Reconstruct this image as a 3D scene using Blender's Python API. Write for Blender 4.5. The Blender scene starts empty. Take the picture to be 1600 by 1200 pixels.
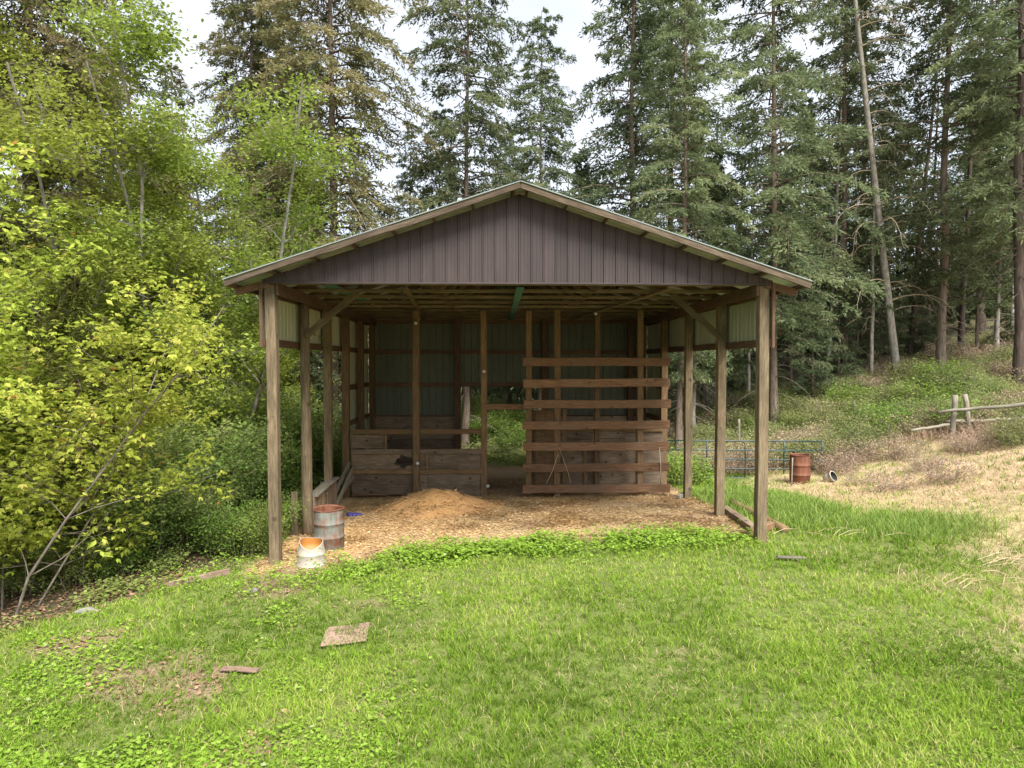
import bpy, math, random
import numpy as np
from mathutils import Vector, Matrix

# ------------------------------------------------------------------ camera, sky, sun, exposure
sc = bpy.context.scene
R = math.radians
YAW, PITCH, CAMZ = 1.45, 1.825, 3.6
cam = bpy.data.cameras.new('camera'); cam.lens = 24.0; cam.sensor_width = 36.0
cam.clip_start = 0.1; cam.clip_end = 2000
cam_o = bpy.data.objects.new('camera', cam); sc.collection.objects.link(cam_o)
cam_o.location = (0, 0, CAMZ); cam_o.rotation_euler = (R(90 - PITCH), 0, R(-YAW))
sc.camera = cam_o

SUN_EL, SUN_AZ = 52, 158            # light comes from behind the camera, a little from the right
world = bpy.data.worlds.new('World'); sc.world = world; world.use_nodes = True
nt = world.node_tree; nt.nodes.clear()
out = nt.nodes.new('ShaderNodeOutputWorld'); add = nt.nodes.new('ShaderNodeAddShader')
b1 = nt.nodes.new('ShaderNodeBackground'); b2 = nt.nodes.new('ShaderNodeBackground')
sky = nt.nodes.new('ShaderNodeTexSky'); sky.sky_type = 'NISHITA'; sky.sun_disc = False
sky.sun_elevation = R(SUN_EL); sky.sun_rotation = R(SUN_AZ)
b1.inputs['Strength'].default_value = 0.02
nt.links.new(sky.outputs[0], b1.inputs['Color'])
tc = nt.nodes.new('ShaderNodeTexCoord'); mp = nt.nodes.new('ShaderNodeMapping'); mp.inputs['Scale'].default_value = (1.2, 1.2, 3.0)
nz = nt.nodes.new('ShaderNodeTexNoise'); nz.inputs['Scale'].default_value = 2.2; nz.inputs['Detail'].default_value = 6; nz.inputs['Roughness'].default_value = 0.55
cr = nt.nodes.new('ShaderNodeValToRGB')
cr.color_ramp.elements[0].position = 0.3; cr.color_ramp.elements[0].color = (0.70, 0.72, 0.76, 1)
cr.color_ramp.elements[1].position = 0.68; cr.color_ramp.elements[1].color = (1.0, 0.99, 0.99, 1)
nt.links.new(tc.outputs['Generated'], mp.inputs[0]); nt.links.new(mp.outputs[0], nz.inputs['Vector'])
nt.links.new(nz.outputs['Fac'], cr.inputs[0]); nt.links.new(cr.outputs[0], b2.inputs['Color'])
b2.inputs['Strength'].default_value = 0.25
nt.links.new(b1.outputs[0], add.inputs[0]); nt.links.new(b2.outputs[0], add.inputs[1]); nt.links.new(add.outputs[0], out.inputs['Surface'])

sun = bpy.data.lights.new('sun', 'SUN'); sun.energy = 2.4; sun.angle = R(32); sun.color = (1.0, 0.975, 0.935)
sun_o = bpy.data.objects.new('sun', sun); sc.collection.objects.link(sun_o)
_a = R(SUN_AZ)
_sd = Vector((math.sin(_a) * math.cos(R(SUN_EL)), math.cos(_a) * math.cos(R(SUN_EL)), math.sin(R(SUN_EL))))
sun_o.rotation_euler = (-_sd).to_track_quat('-Z', 'Y').to_euler()
sun_o.location = (0, -20, 40)

sc.view_settings.view_transform = 'Standard'; sc.view_settings.look = 'None'
sc.view_settings.gamma = 1.0; sc.view_settings.use_curve_mapping = False
sc.view_settings.exposure = 2.1
sc.render.engine = 'CYCLES'
sc.cycles.use_denoising = True
sc.cycles.max_bounces = 4; sc.cycles.diffuse_bounces = 3; sc.cycles.glossy_bounces = 2
sc.cycles.transmission_bounces = 4; sc.cycles.transparent_max_bounces = 4
sc.cycles.use_adaptive_sampling = True; sc.cycles.adaptive_threshold = 0.012

rng = np.random.default_rng(7)
rnd = random.Random(11)
COL = sc.collection

# ------------------------------------------------------------------ photograph-measure helpers (pixel of the 1600 px photo -> metres)
F = 1600 * 24 / 36
def gx(u, Y): return math.tan(math.atan((u - 800) / F) + R(YAW)) * Y
def gz(v, Y, X=0.0): return CAMZ - (v - 566) / F * (Y + 0.025 * X)

# ------------------------------------------------------------------ noise
def _hash(i, j, s):
    h = (i.astype(np.int64) * 374761393 + j.astype(np.int64) * 668265263 + s * 1442695041) & 0x7fffffff
    h = ((h ^ (h >> 13)) * 1274126177) & 0x7fffffff
    return ((h ^ (h >> 16)) & 0xffff) / 65535.0
def vnoise(x, y, s=0):
    x = np.asarray(x, float); y = np.asarray(y, float)
    i = np.floor(x); j = np.floor(y); fx = x - i; fy = y - j
    fx = fx * fx * (3 - 2 * fx); fy = fy * fy * (3 - 2 * fy)
    a = _hash(i, j, s); b = _hash(i + 1, j, s); c = _hash(i, j + 1, s); d = _hash(i + 1, j + 1, s)
    return (a * (1 - fx) + b * fx) * (1 - fy) + (c * (1 - fx) + d * fx) * fy
def fbm(x, y, s=0, o=4):
    v = 0; a = 0.5; t = 0
    for k in range(o):
        v = v + a * vnoise(np.asarray(x) * 2 ** k, np.asarray(y) * 2 ** k, s + k * 17); t += a; a *= 0.5
    return v / t
def sstep(a, b, x):
    t = np.clip((np.asarray(x, float) - a) / (b - a), 0, 1); return t * t * (3 - 2 * t)

# ------------------------------------------------------------------ terrain and ground zones
BX0, BX1, BY0, BY1 = -3.91, 4.785, 12.1, 21.9         # post lines of the barn
def soft(x, w=1.5): return np.where(x > -w, np.where(x < w, (x + w) ** 2 / (4 * w), x), 0.0)
def height(x, y):
    x = np.asarray(x, float); y = np.asarray(y, float)
    h = 0.232 * soft(np.minimum(x, 34) - 9.6, 2.0)
    h = h + 0.125 * soft(np.minimum(y, 60) - 23.0, 2.0) * sstep(3.0, 11.0, x)
    h = h + 0.03 * np.clip(x + 3.9, 0, 9) * sstep(20, 15, y) * 1.2
    h = h - 0.09 * soft(-5.0 - x, 1.0) * sstep(-20, -9, x) - 0.045 * soft(9.5 - y, 1.0) * sstep(2, -6, x)
    h = h - 0.5 * sstep(-9, -20, x)
    inside = sstep(BX0 - .3, BX0 + .4, x) * sstep(BX1 + .4, BX1 - .3, x) * sstep(11.6, 12.6, y) * sstep(22.6, 21.6, y)
    rough = (fbm(x * 0.45, y * 0.45, 3) - 0.5) * 0.5 + (fbm(x * 2.2, y * 2.2, 9, 3) - 0.5) * 0.12
    amp = 0.35 + 0.9 * sstep(22, 26, y) + 0.5 * sstep(9, 13, x)
    return h + rough * amp * (1 - 0.75 * inside)
def H(x, y): return float(height(np.array([x]), np.array([y]))[0])
def front_edge(x):      # where the sawdust ends and the lawn begins
    return np.interp(x, [-4.6, -3.9, -2.9, -1.7, -0.3, 1.2, 3.2, 4.5, 5.2], [11.3, 11.3, 11.6, 12.4, 12.8, 12.95, 12.9, 12.75, 12.9])
def zone_pad(x, y):
    n = (fbm(x * 1.1, y * 1.1, 31) - 0.5) * 0.9
    e = sstep(-0.25, 0.25, y - front_edge(x) + n * 0.6)
    return e * sstep(-4.6, -4.0, x + n * .5) * sstep(5.35, 4.85, x + n * .6) * sstep(24.2, 23.0, y + n)
def zone_dry(x, y):
    n = (fbm(x * 0.5, y * 0.5, 51) - 0.5) * 5.0 + (fbm(x * 2, y * 2, 53) - .5) * 1.5
    return sstep(-0.6, 1.0, x - np.interp(y, [5, 9, 11, 13, 15, 17.5, 20, 24], [5.6, 6.5, 7.7, 8.9, 8.0, 7.2, 7.4, 9.5]) + n * 0.55) * sstep(34, 28, y)
def zone_wood(x, y):    # bare forest floor
    n = (fbm(x * 0.6, y * 0.6, 71) - 0.5) * 3.0
    left = sstep(0.5, -0.6, x - np.interp(y, [4, 8, 9.5, 10.5, 11.5, 12.5, 14], [-8.2, -7.2, -6.9, -6.3, -5.0, -4.4, -4.3]) + n * 0.45)
    return np.maximum(left, sstep(25.5, 28.5, y + n * 0.5))
def zone_litter(x, y):  # thin, leaf strewn lawn at the lower left
    n = fbm(x * 0.9, y * 0.9, 91)
    return sstep(0.53, 0.82, n + 0.13 * sstep(-0.5, -3.0, x) - 0.22 * sstep(-2.5, 0.5, x))

# ------------------------------------------------------------------ node materials
def newmat(name):
    m = bpy.data.materials.new(name); m.use_nodes = True; t = m.node_tree; t.nodes.clear()
    o = t.nodes.new('ShaderNodeOutputMaterial'); p = t.nodes.new('ShaderNodeBsdfPrincipled')
    t.links.new(p.outputs[0], o.inputs['Surface'])
    return m, t, p, o
def N(t, typ, **kw):
    n = t.nodes.new(typ)
    for k, v in kw.items(): setattr(n, k, v)
    return n
def ramp(t, fac, stops):
    r = t.nodes.new('ShaderNodeValToRGB'); e = r.color_ramp.elements
    while len(e) < len(stops): e.new(0.5)
    for i, (p, c) in enumerate(stops): e[i].position = p; e[i].color = (c[0], c[1], c[2], 1)
    if fac is not None: t.links.new(fac, r.inputs[0])
    return r
def mixc(t, fac, a, b, mode='MIX'):
    m = t.nodes.new('ShaderNodeMix'); m.data_type = 'RGBA'; m.blend_type = mode
    for s, v in ((0, fac), (6, a), (7, b)):
        if hasattr(v, 'is_output'): t.links.new(v, m.inputs[s])
        elif s == 0: m.inputs[0].default_value = v
        else: m.inputs[s].default_value = (v[0], v[1], v[2], 1)
    return m.outputs[2]
def noise(t, vec, scale, detail=5, rough=0.6):
    n = t.nodes.new('ShaderNodeTexNoise'); n.inputs['Scale'].default_value = scale; n.inputs['Detail'].default_value = detail
    n.inputs['Roughness'].default_value = rough
    if vec is not None: t.links.new(vec, n.inputs['Vector'])
    return n.outputs['Fac']
def bump(t, p, hgt, strength, dist=0.02):
    b = t.nodes.new('ShaderNodeBump'); b.inputs['Strength'].default_value = strength; b.inputs['Distance'].default_value = dist
    t.links.new(hgt, b.inputs['Height']); t.links.new(b.outputs[0], p.inputs['Normal'])
def objcoord(t, scale, rand=True):
    c = t.nodes.new('ShaderNodeTexCoord'); m = t.nodes.new('ShaderNodeMapping'); m.inputs['Scale'].default_value = scale
    t.links.new(c.outputs['Object'], m.inputs[0])
    oi = t.nodes.new('ShaderNodeObjectInfo')
    if rand:
        v = t.nodes.new('ShaderNodeVectorMath'); v.operation = 'SCALE'
        cb = t.nodes.new('ShaderNodeCombineXYZ')
        for k in range(3): t.links.new(oi.outputs['Random'], cb.inputs[k])
        t.links.new(cb.outputs[0], v.inputs[0]); v.inputs['Scale'].default_value = 37.0
        t.links.new(v.outputs[0], m.inputs['Location'])
    return m.outputs[0], oi.outputs['Random'], c.outputs['Object']

def wood(name, dark, mid, light, stain=(0.10, 0.085, 0.06), stain_amt=0.5, rough=0.85, knots=0.0):
    m, t, p, o = newmat(name)
    g, r, raw = objcoord(t, (1.2, 16, 16))
    n1 = noise(t, g, 3.0, 8, 0.65)
    base = ramp(t, n1, [(0.28, dark), (0.5, mid), (0.74, light)]).outputs[0]
    g2, _, _ = objcoord(t, (0.9, 2.2, 2.2))
    n2 = noise(t, g2, 1.6, 5, 0.6)
    f = ramp(t, n2, [(0.45, (0, 0, 0)), (0.75, (stain_amt,) * 3)]).outputs[0]
    c = mixc(t, f, base, stain)
    if knots:
        g3, _, _ = objcoord(t, (3.2, 3.2, 4.5)); vo = N(t, 'ShaderNodeTexVoronoi'); vo.inputs['Scale'].default_value = 1.0; t.links.new(g3, vo.inputs['Vector'])
        kf = ramp(t, vo.outputs['Distance'], [(0.10, (knots,) * 3), (0.17, (0, 0, 0))]).outputs[0]; c = mixc(t, kf, c, (dark[0] * .4, dark[1] * .35, dark[2] * .3))
    hv = N(t, 'ShaderNodeHueSaturation'); t.links.new(c, hv.inputs['Color'])
    mr = N(t, 'ShaderNodeMapRange'); mr.inputs['To Min'].default_value = 0.72; mr.inputs['To Max'].default_value = 1.22
    t.links.new(r, mr.inputs[0]); t.links.new(mr.outputs[0], hv.inputs['Value'])
    t.links.new(hv.outputs[0], p.inputs['Base Color']); p.inputs['Roughness'].default_value = rough
    p.inputs['Specular IOR Level'].default_value = 0.25
    bump(t, p, n1, 0.55, 0.012)
    return m
W_POST = wood('weathered_post', (0.075, 0.052, 0.029), (0.155, 0.115, 0.068), (0.26, 0.205, 0.127), (0.06, 0.048, 0.028), .85, knots=.6)
W_POSTIN = wood('brown_post', (0.085, 0.05, 0.024), (0.18, 0.11, 0.055), (0.28, 0.19, 0.10), (0.08, 0.055, 0.03), .5)
W_RED = wood('red_brown_board', (0.10, 0.05, 0.026), (0.205, 0.112, 0.06), (0.34, 0.205, 0.12), (0.19, 0.13, 0.085), .75, knots=.5)
W_PLY = wood('grey_plywood', (0.10, 0.07, 0.045), (0.205, 0.15, 0.10), (0.33, 0.26, 0.19), (0.07, 0.05, 0.035), .7, knots=.8)
W_TRUSS = wood('truss_lumber', (0.075, 0.052, 0.032), (0.15, 0.108, 0.065), (0.24, 0.18, 0.11), (0.05, 0.036, 0.024), .6)
W_GIRT = wood('dark_girt', (0.06, 0.036, 0.022), (0.12, 0.07, 0.042), (0.19, 0.115, 0.07), (0.04, 0.028, 0.02), .5)
W_BARGE = wood('barge_board', (0.04, 0.027, 0.017), (0.088, 0.064, 0.042), (0.17, 0.135, 0.095), (0.05, 0.032, 0.02), .9)
W_GREY = wood('silver_wood', (0.11, 0.095, 0.07), (0.21, 0.185, 0.14), (0.33, 0.30, 0.24), (0.11, 0.11, 0.06), .5)
W_TEAL = wood('teal_painted_board', (0.05, 0.13, 0.12), (0.08, 0.2, 0.18), (0.12, 0.25, 0.22), (0.06, 0.07, 0.05), .4)
W_PLANK = wood('pinkish_plank', (0.19, 0.118, 0.088), (0.30, 0.195, 0.15), (0.41, 0.29, 0.225), (0.16, 0.10, 0.075), .7)

def sheetmat(name, col, dirt, rough=0.45, metal=0.0, amt=0.5):
    m, t, p, o = newmat(name)
    g, r, raw = objcoord(t, (1.5, 1.5, 0.5))
    n = noise(t, g, 2.0, 6, 0.65)
    f = ramp(t, n, [(0.4, (0, 0, 0)), (0.8, (amt,) * 3)]).outputs[0]
    c = mixc(t, f, col, dirt)
    hv = N(t, 'ShaderNodeHueSaturation'); t.links.new(c, hv.inputs['Color'])
    mr = N(t, 'ShaderNodeMapRange'); mr.inputs['To Min'].default_value = 0.86; mr.inputs['To Max'].default_value = 1.14
    t.links.new(r, mr.inputs[0]); t.links.new(mr.outputs[0], hv.inputs['Value'])
    t.links.new(hv.outputs[0], p.inputs['Base Color']); p.inputs['Roughness'].default_value = rough; p.inputs['Metallic'].default_value = metal
    return m
M_BROWN = sheetmat('brown_metal_siding', (0.029, 0.0172, 0.0152), (0.052, 0.034, 0.030), 0.6, amt=.9)
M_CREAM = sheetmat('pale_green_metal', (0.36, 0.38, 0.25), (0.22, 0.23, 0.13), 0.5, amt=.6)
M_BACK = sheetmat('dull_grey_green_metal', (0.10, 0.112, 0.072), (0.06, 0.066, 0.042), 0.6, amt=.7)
M_ROOF = sheetmat('galvanised_roof', (0.50, 0.56, 0.53), (0.33, 0.37, 0.33), 0.4, 0.3, amt=.6)
M_EDGE = sheetmat('pale_metal_edge', (0.2, 0.23, 0.22), (0.13, 0.14, 0.12), 0.6, amt=.6)
M_GATE = sheetmat('green_gate_paint', (0.008, 0.034, 0.036), (0.02, 0.035, 0.034), 0.4, amt=.5)
M_WHITE = sheetmat('white_plastic', (0.42, 0.375, 0.325), (0.32, 0.26, 0.205), 0.45, amt=.6)
M_BLUE = sheetmat('dark_blue_cloth', (0.022, 0.018, 0.13), (0.08, 0.07, 0.22), 0.6, amt=.7)
M_STONE = sheetmat('pale_stone', (0.2, 0.18, 0.16), (0.11, 0.1, 0.08), 0.9, amt=.8)
M_BLACK = sheetmat('black_rubber', (0.02, 0.02, 0.02), (0.05, 0.05, 0.045), 0.6)
M_TWINE = sheetmat('twine', (0.5, 0.42, 0.3), (0.35, 0.3, 0.2), 0.9)
M_INSUL = sheetmat('white_insulator', (0.7, 0.7, 0.66), (0.5, 0.5, 0.45), 0.4)
M_ORANGE = sheetmat('orange_residue', (0.36, 0.14, 0.022), (0.42, 0.22, 0.055), 0.6, amt=.8)

def rustmat(name, paint, cover):
    m, t, p, o = newmat(name)
    g, r, raw = objcoord(t, (6, 6, 1.0)); n1 = noise(t, g, 1.3, 7, 0.7)
    g2, _, _ = objcoord(t, (3, 3, 2.5)); n2 = noise(t, g2, 1.6, 6, 0.65)
    rust = ramp(t, n1, [(0.3, (0.065, 0.022, 0.011)), (0.55, (0.16, 0.056, 0.026)), (0.8, (0.27, 0.115, 0.06))]).outputs[0]
    pc = ramp(t, n1, [(0.3, (paint[0] * .55, paint[1] * .5, paint[2] * .45)), (0.6, paint), (0.85, (0.30, 0.265, 0.225))]).outputs[0]
    f = ramp(t, n2, [(cover - .08, (1, 1, 1)), (cover + .1, (0, 0, 0))]).outputs[0]
    t.links.new(mixc(t, f, pc, rust), p.inputs['Base Color'])
    p.inputs['Roughness'].default_value = 0.75; bump(t, p, n1, 0.3, 0.006)
    return m
M_DRUM = rustmat('rusty_teal_steel', (0.15, 0.16, 0.135), 0.44)
M_RUST = rustmat('rust_brown_steel', (0.12, 0.05, 0.03), 0.6)
M_RUSTIN = rustmat('rust_red_inside', (0.22, 0.07, 0.045), 0.9)

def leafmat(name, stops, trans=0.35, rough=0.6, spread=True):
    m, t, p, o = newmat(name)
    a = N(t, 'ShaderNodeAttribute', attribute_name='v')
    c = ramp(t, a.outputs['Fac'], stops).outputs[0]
    if spread:
        oi = N(t, 'ShaderNodeObjectInfo'); hv = N(t, 'ShaderNodeHueSaturation'); t.links.new(c, hv.inputs['Color'])
        mr = N(t, 'ShaderNodeMapRange'); mr.inputs['To Min'].default_value = 0.8; mr.inputs['To Max'].default_value = 1.2
        t.links.new(oi.outputs['Random'], mr.inputs[0]); t.links.new(mr.outputs[0], hv.inputs['Value'])
        mh = N(t, 'ShaderNodeMapRange'); mh.inputs['To Min'].default_value = 0.485; mh.inputs['To Max'].default_value = 0.515
        ml = N(t, 'ShaderNodeMath', operation='MULTIPLY'); ml.inputs[1].default_value = 7.31
        fr = N(t, 'ShaderNodeMath', operation='FRACT')
        t.links.new(oi.outputs['Random'], ml.inputs[0]); t.links.new(ml.outputs[0], fr.inputs[0]); t.links.new(fr.outputs[0], mh.inputs[0])
        t.links.new(mh.outputs[0], hv.inputs['Hue'])
        c = hv.outputs[0]
    t.nodes.remove(p); p = N(t, 'ShaderNodeBsdfDiffuse'); t.links.new(c, p.inputs['Color'])
    tr = N(t, 'ShaderNodeBsdfTranslucent'); t.links.new(c, tr.inputs['Color'])
    mx = N(t, 'ShaderNodeMixShader'); mx.inputs[0].default_value = trans
    t.links.new(p.outputs[0], mx.inputs[1]); t.links.new(tr.outputs[0], mx.inputs[2]); t.links.new(mx.outputs[0], o.inputs['Surface'])
    return m
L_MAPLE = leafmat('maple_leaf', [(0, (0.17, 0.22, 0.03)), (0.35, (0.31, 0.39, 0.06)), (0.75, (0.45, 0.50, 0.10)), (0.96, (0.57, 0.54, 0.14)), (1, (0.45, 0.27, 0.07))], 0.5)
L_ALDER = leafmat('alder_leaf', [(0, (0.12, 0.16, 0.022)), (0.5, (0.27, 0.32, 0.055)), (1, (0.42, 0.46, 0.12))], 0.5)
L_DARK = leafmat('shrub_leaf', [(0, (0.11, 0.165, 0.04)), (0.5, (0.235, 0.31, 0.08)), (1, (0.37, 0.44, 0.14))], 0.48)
L_SHRUB = leafmat('bank_shrub_leaf', [(0, (0.12, 0.155, 0.05)), (0.5, (0.235, 0.27, 0.095)), (1, (0.37, 0.385, 0.175))], 0.4)
L_FERN = leafmat('fresh_green_leaf', [(0, (0.10, 0.16, 0.03)), (0.5, (0.19, 0.285, 0.055)), (1, (0.29, 0.38, 0.10))], 0.4)
L_TWIG = leafmat('dry_pink_brown_leaf', [(0, (0.28, 0.19, 0.12)), (0.5, (0.48, 0.35, 0.24)), (1, (0.62, 0.50, 0.36))], 0.35)
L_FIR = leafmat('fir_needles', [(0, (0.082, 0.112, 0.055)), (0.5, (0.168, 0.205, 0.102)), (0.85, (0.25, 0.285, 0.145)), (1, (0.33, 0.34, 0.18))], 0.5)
L_FIRB = leafmat('brown_fir_needles', [(0, (0.085, 0.09, 0.038)), (0.4, (0.17, 0.17, 0.075)), (0.8, (0.28, 0.24, 0.12)), (1, (0.37, 0.28, 0.16))], 0.42)
L_CEDAR = leafmat('yellow_green_needles', [(0, (0.07, 0.09, 0.02)), (0.5, (0.17, 0.2, 0.05)), (1, (0.30, 0.30, 0.09))], 0.35)
L_GRASS = leafmat('grass_blade', [(0, (0.10, 0.17, 0.02)), (0.45, (0.21, 0.335, 0.035)), (0.8, (0.35, 0.44, 0.075)), (1, (0.48, 0.43, 0.19))], 0.4, 0.5, False)
L_TALL = leafmat('tall_grass_blade', [(0, (0.10, 0.165, 0.03)), (0.5, (0.19, 0.29, 0.055)), (0.85, (0.30, 0.38, 0.11)), (1, (0.46, 0.40, 0.2))], 0.35, 0.5, False)
L_WEED = leafmat('weed_leaf', [(0, (0.13, 0.22, 0.025)), (0.5, (0.235, 0.365, 0.045)), (0.92, (0.33, 0.45, 0.085)), (1, (0.36, 0.42, 0.22))], 0.4, 0.5, False)
L_DRY = leafmat('dry_grass_blade', [(0, (0.30, 0.21, 0.11)), (0.5, (0.50, 0.38, 0.22)), (0.85, (0.62, 0.50, 0.32)), (1, (0.3, 0.34, 0.09))], 0.25, 0.8, False)
L_STRAW = leafmat('straw', [(0, (0.16, 0.09, 0.035)), (0.5, (0.48, 0.315, 0.15)), (1, (0.66, 0.50, 0.29))], 0.1, 0.9, False)
L_LITTER = leafmat('dead_leaf', [(0, (0.10, 0.06, 0.035)), (0.5, (0.22, 0.13, 0.08)), (1, (0.42, 0.27, 0.17))], 0.15, 0.9, False)

def barkmat(name, dark, mid, light, sx=9, sz=1.6):
    m, t, p, o = newmat(name)
    g, r, raw = objcoord(t, (sx, sx, sz)); n1 = noise(t, g, 1.5, 8, 0.7)
    c = ramp(t, n1, [(0.3, dark), (0.52, mid), (0.75, light)]).outputs[0]
    t.links.new(c, p.inputs['Base Color']); p.inputs['Roughness'].default_value = 0.95; p.inputs['Specular IOR Level'].default_value = 0.15
    bump(t, p, n1, 0.9, 0.03)
    return m
B_FIR = barkmat('fir_bark', (0.075, 0.056, 0.042), (0.175, 0.135, 0.102), (0.29, 0.235, 0.185))
B_PALE = barkmat('pale_bark', (0.10, 0.09, 0.072), (0.25, 0.228, 0.19), (0.41, 0.38, 0.33), 5, 2.5)
B_DARK = barkmat('dark_bark', (0.035, 0.027, 0.022), (0.085, 0.065, 0.052), (0.16, 0.125, 0.10))
B_MAPLE = barkmat('maple_bark', (0.08, 0.066, 0.05), (0.165, 0.14, 0.11), (0.28, 0.245, 0.20), 6, 3)
B_TWIG = barkmat('twig_bark', (0.14, 0.11, 0.08), (0.28, 0.225, 0.17), (0.42, 0.35, 0.28), 6, 6)
B_DEAD = barkmat('dead_branch', (0.20, 0.16, 0.10), (0.34, 0.28, 0.19), (0.48, 0.42, 0.30), 6, 6)

def ground_material():
    m, t, p, o = newmat('ground')
    def att(n): return N(t, 'ShaderNodeAttribute', attribute_name=n).outputs['Fac']
    c = N(t, 'ShaderNodeTexCoord').outputs['Object']
    fine = noise(t, c, 26, 6, 0.7); med = noise(t, c, 3.2, 6, 0.65); big = noise(t, c, 0.7, 4)
    soil = ramp(t, fine, [(0.3, (0.07, 0.065, 0.03)), (0.55, (0.15, 0.14, 0.06)), (0.8, (0.29, 0.25, 0.13))]).outputs[0]
    lawn = ramp(t, med, [(0.35, (0.09, 0.17, 0.02)), (0.6, (0.16, 0.26, 0.03)), (0.8, (0.25, 0.28, 0.07))]).outputs[0]
    lawn = mixc(t, 0.62, lawn, soil)
    litter = ramp(t, fine, [(0.28, (0.10, 0.065, 0.04)), (0.5, (0.25, 0.17, 0.115)), (0.78, (0.45, 0.33, 0.24))]).outputs[0]
    forest = ramp(t, fine, [(0.3, (0.05, 0.048, 0.024)), (0.55, (0.11, 0.098, 0.052)), (0.8, (0.19, 0.158, 0.092))]).outputs[0]
    dry = ramp(t, fine, [(0.25, (0.26, 0.18, 0.10)), (0.5, (0.44, 0.33, 0.20)), (0.78, (0.58, 0.47, 0.31))]).outputs[0]
    saw = ramp(t, fine, [(0.25, (0.25, 0.135, 0.055)), (0.5, (0.49, 0.30, 0.13)), (0.78, (0.66, 0.455, 0.235))]).outputs[0]
    hay = ramp(t, fine, [(0.25, (0.17, 0.115, 0.055)), (0.5, (0.37, 0.27, 0.14)), (0.78, (0.54, 0.42, 0.24))]).outputs[0]
    earth = ramp(t, fine, [(0.25, (0.20, 0.13, 0.08)), (0.5, (0.39, 0.27, 0.175)), (0.78, (0.54, 0.405, 0.28))]).outputs[0]
    pad = mixc(t, att('hay'), saw, hay); pad = mixc(t, att('earth'), pad, earth)
    g = mixc(t, att('litter'), lawn, litter); g = mixc(t, att('dry'), g, dry); g = mixc(t, att('wood'), g, forest); g = mixc(t, att('pad'), g, pad)
    t.links.new(g, p.inputs['Base Color']); p.inputs['Roughness'].default_value = 0.95; p.inputs['Specular IOR Level'].default_value = 0.1
    bump(t, p, fine, 0.8, 0.04)
    return m
M_GROUND = ground_material()
def sawmat():
    m, t, p, o = newmat('sawdust')
    c = N(t, 'ShaderNodeTexCoord').outputs['Object']; f = noise(t, c, 45, 6, 0.7); b = noise(t, c, 2.5, 5)
    k = ramp(t, f, [(0.25, (0.26, 0.115, 0.036)), (0.5, (0.52, 0.285, 0.105)), (0.78, (0.68, 0.43, 0.195))]).outputs[0]
    k = mixc(t, ramp(t, b, [(0.45, (0, 0, 0)), (0.8, (.35,) * 3)]).outputs[0], k, (0.34, 0.2, 0.09))
    t.links.new(k, p.inputs['Base Color']); p.inputs['Roughness'].default_value = 0.95; bump(t, p, f, 0.9, 0.03); return m
M_SAW = sawmat()

# ------------------------------------------------------------------ mesh builders
class G:
    """collects quads (and tubes made of quads) with a per-face value, then makes one mesh"""
    def __init__(s): s.v = []; s.f = []; s.m = []; s.a = []; s.sm = []; s.n = 0
    def add(s, verts, faces, mat=0, val=0.5, smooth=False):
        verts = np.asarray(verts, np.float32).reshape(-1, 3); faces = np.asarray(faces, np.int32).reshape(-1, 4)
        s.v.append(verts); s.f.append(faces + s.n); s.n += len(verts)
        s.m.append(np.full(len(faces), mat, np.int32)); s.sm.append(np.full(len(faces), smooth, bool))
        s.a.append(np.broadcast_to(np.asarray(val, np.float32), (len(faces),)).copy())
    def quads(s, P, mat=0, val=0.5):
        P = np.asarray(P, np.float32); n = len(P)
        if n: s.add(P.reshape(-1, 3), np.arange(n * 4).reshape(n, 4), mat, val)
    def tube(s, pts, rad, sides=6, mat=0, val=0.5, cap=False):
        pts = np.asarray(pts, float); rad = np.broadcast_to(np.asarray(rad, float), (len(pts),))
        d = np.gradient(pts, axis=0); d /= np.linalg.norm(d, axis=1)[:, None] + 1e-9
        ref = np.array([0., 0, 1]) if abs(d[0][2]) < 0.8 else np.array([1., 0, 0])
        a = np.cross(d, ref); a /= np.linalg.norm(a, axis=1)[:, None] + 1e-9; b = np.cross(d, a)
        th = np.arange(sides) / sides * 2 * np.pi
        V = pts[:, None] + rad[:, None, None] * (np.cos(th)[None, :, None] * a[:, None] + np.sin(th)[None, :, None] * b[:, None])
        n = len(pts); i = np.arange(n - 1)[:, None] * sides; j = np.arange(sides)[None]; j2 = (j + 1) % sides
        Fc = np.stack([i + j, i + j2, i + sides + j2, i + sides + j], -1).reshape(-1, 4)
        V = V.reshape(-1, 3)
        if cap:
            base = len(V); V = np.vstack([V, pts[0], pts[-1]]); e = []
            for k in range(0, sides, 2):
                e.append([base, (k + 2) % sides, (k + 1) % sides, k]); o2 = (n - 1) * sides
                e.append([base + 1, o2 + k, o2 + (k + 1) % sides, o2 + (k + 2) % sides])
            Fc = np.vstack([Fc, e])
        s.add(V, Fc, mat, val, True)
    def mesh(s, name, mats):
        me = bpy.data.meshes.new(name)
        V = np.vstack(s.v); Fc = np.vstack(s.f)
        me.vertices.add(len(V)); me.vertices.foreach_set('co', V.ravel())
        me.loops.add(Fc.size); me.loops.foreach_set('vertex_index', Fc.ravel())
        me.polygons.add(len(Fc)); me.polygons.foreach_set('loop_start', np.arange(0, Fc.size, 4, dtype=np.int32))
        me.polygons.foreach_set('material_index', np.concatenate(s.m)); me.polygons.foreach_set('use_smooth', np.concatenate(s.sm))
        at = me.attributes.new('v', 'FLOAT', 'FACE'); at.data.foreach_set('value', np.concatenate(s.a))
        for m in mats: me.materials.append(m)
        me.update(calc_edges=True)
        return me
def link(name, me, parent=None, loc=(0, 0, 0)):
    o = bpy.data.objects.new(name, me); COL.objects.link(o); o.location = loc
    if parent is not None: o.parent = parent
    return o
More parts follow.
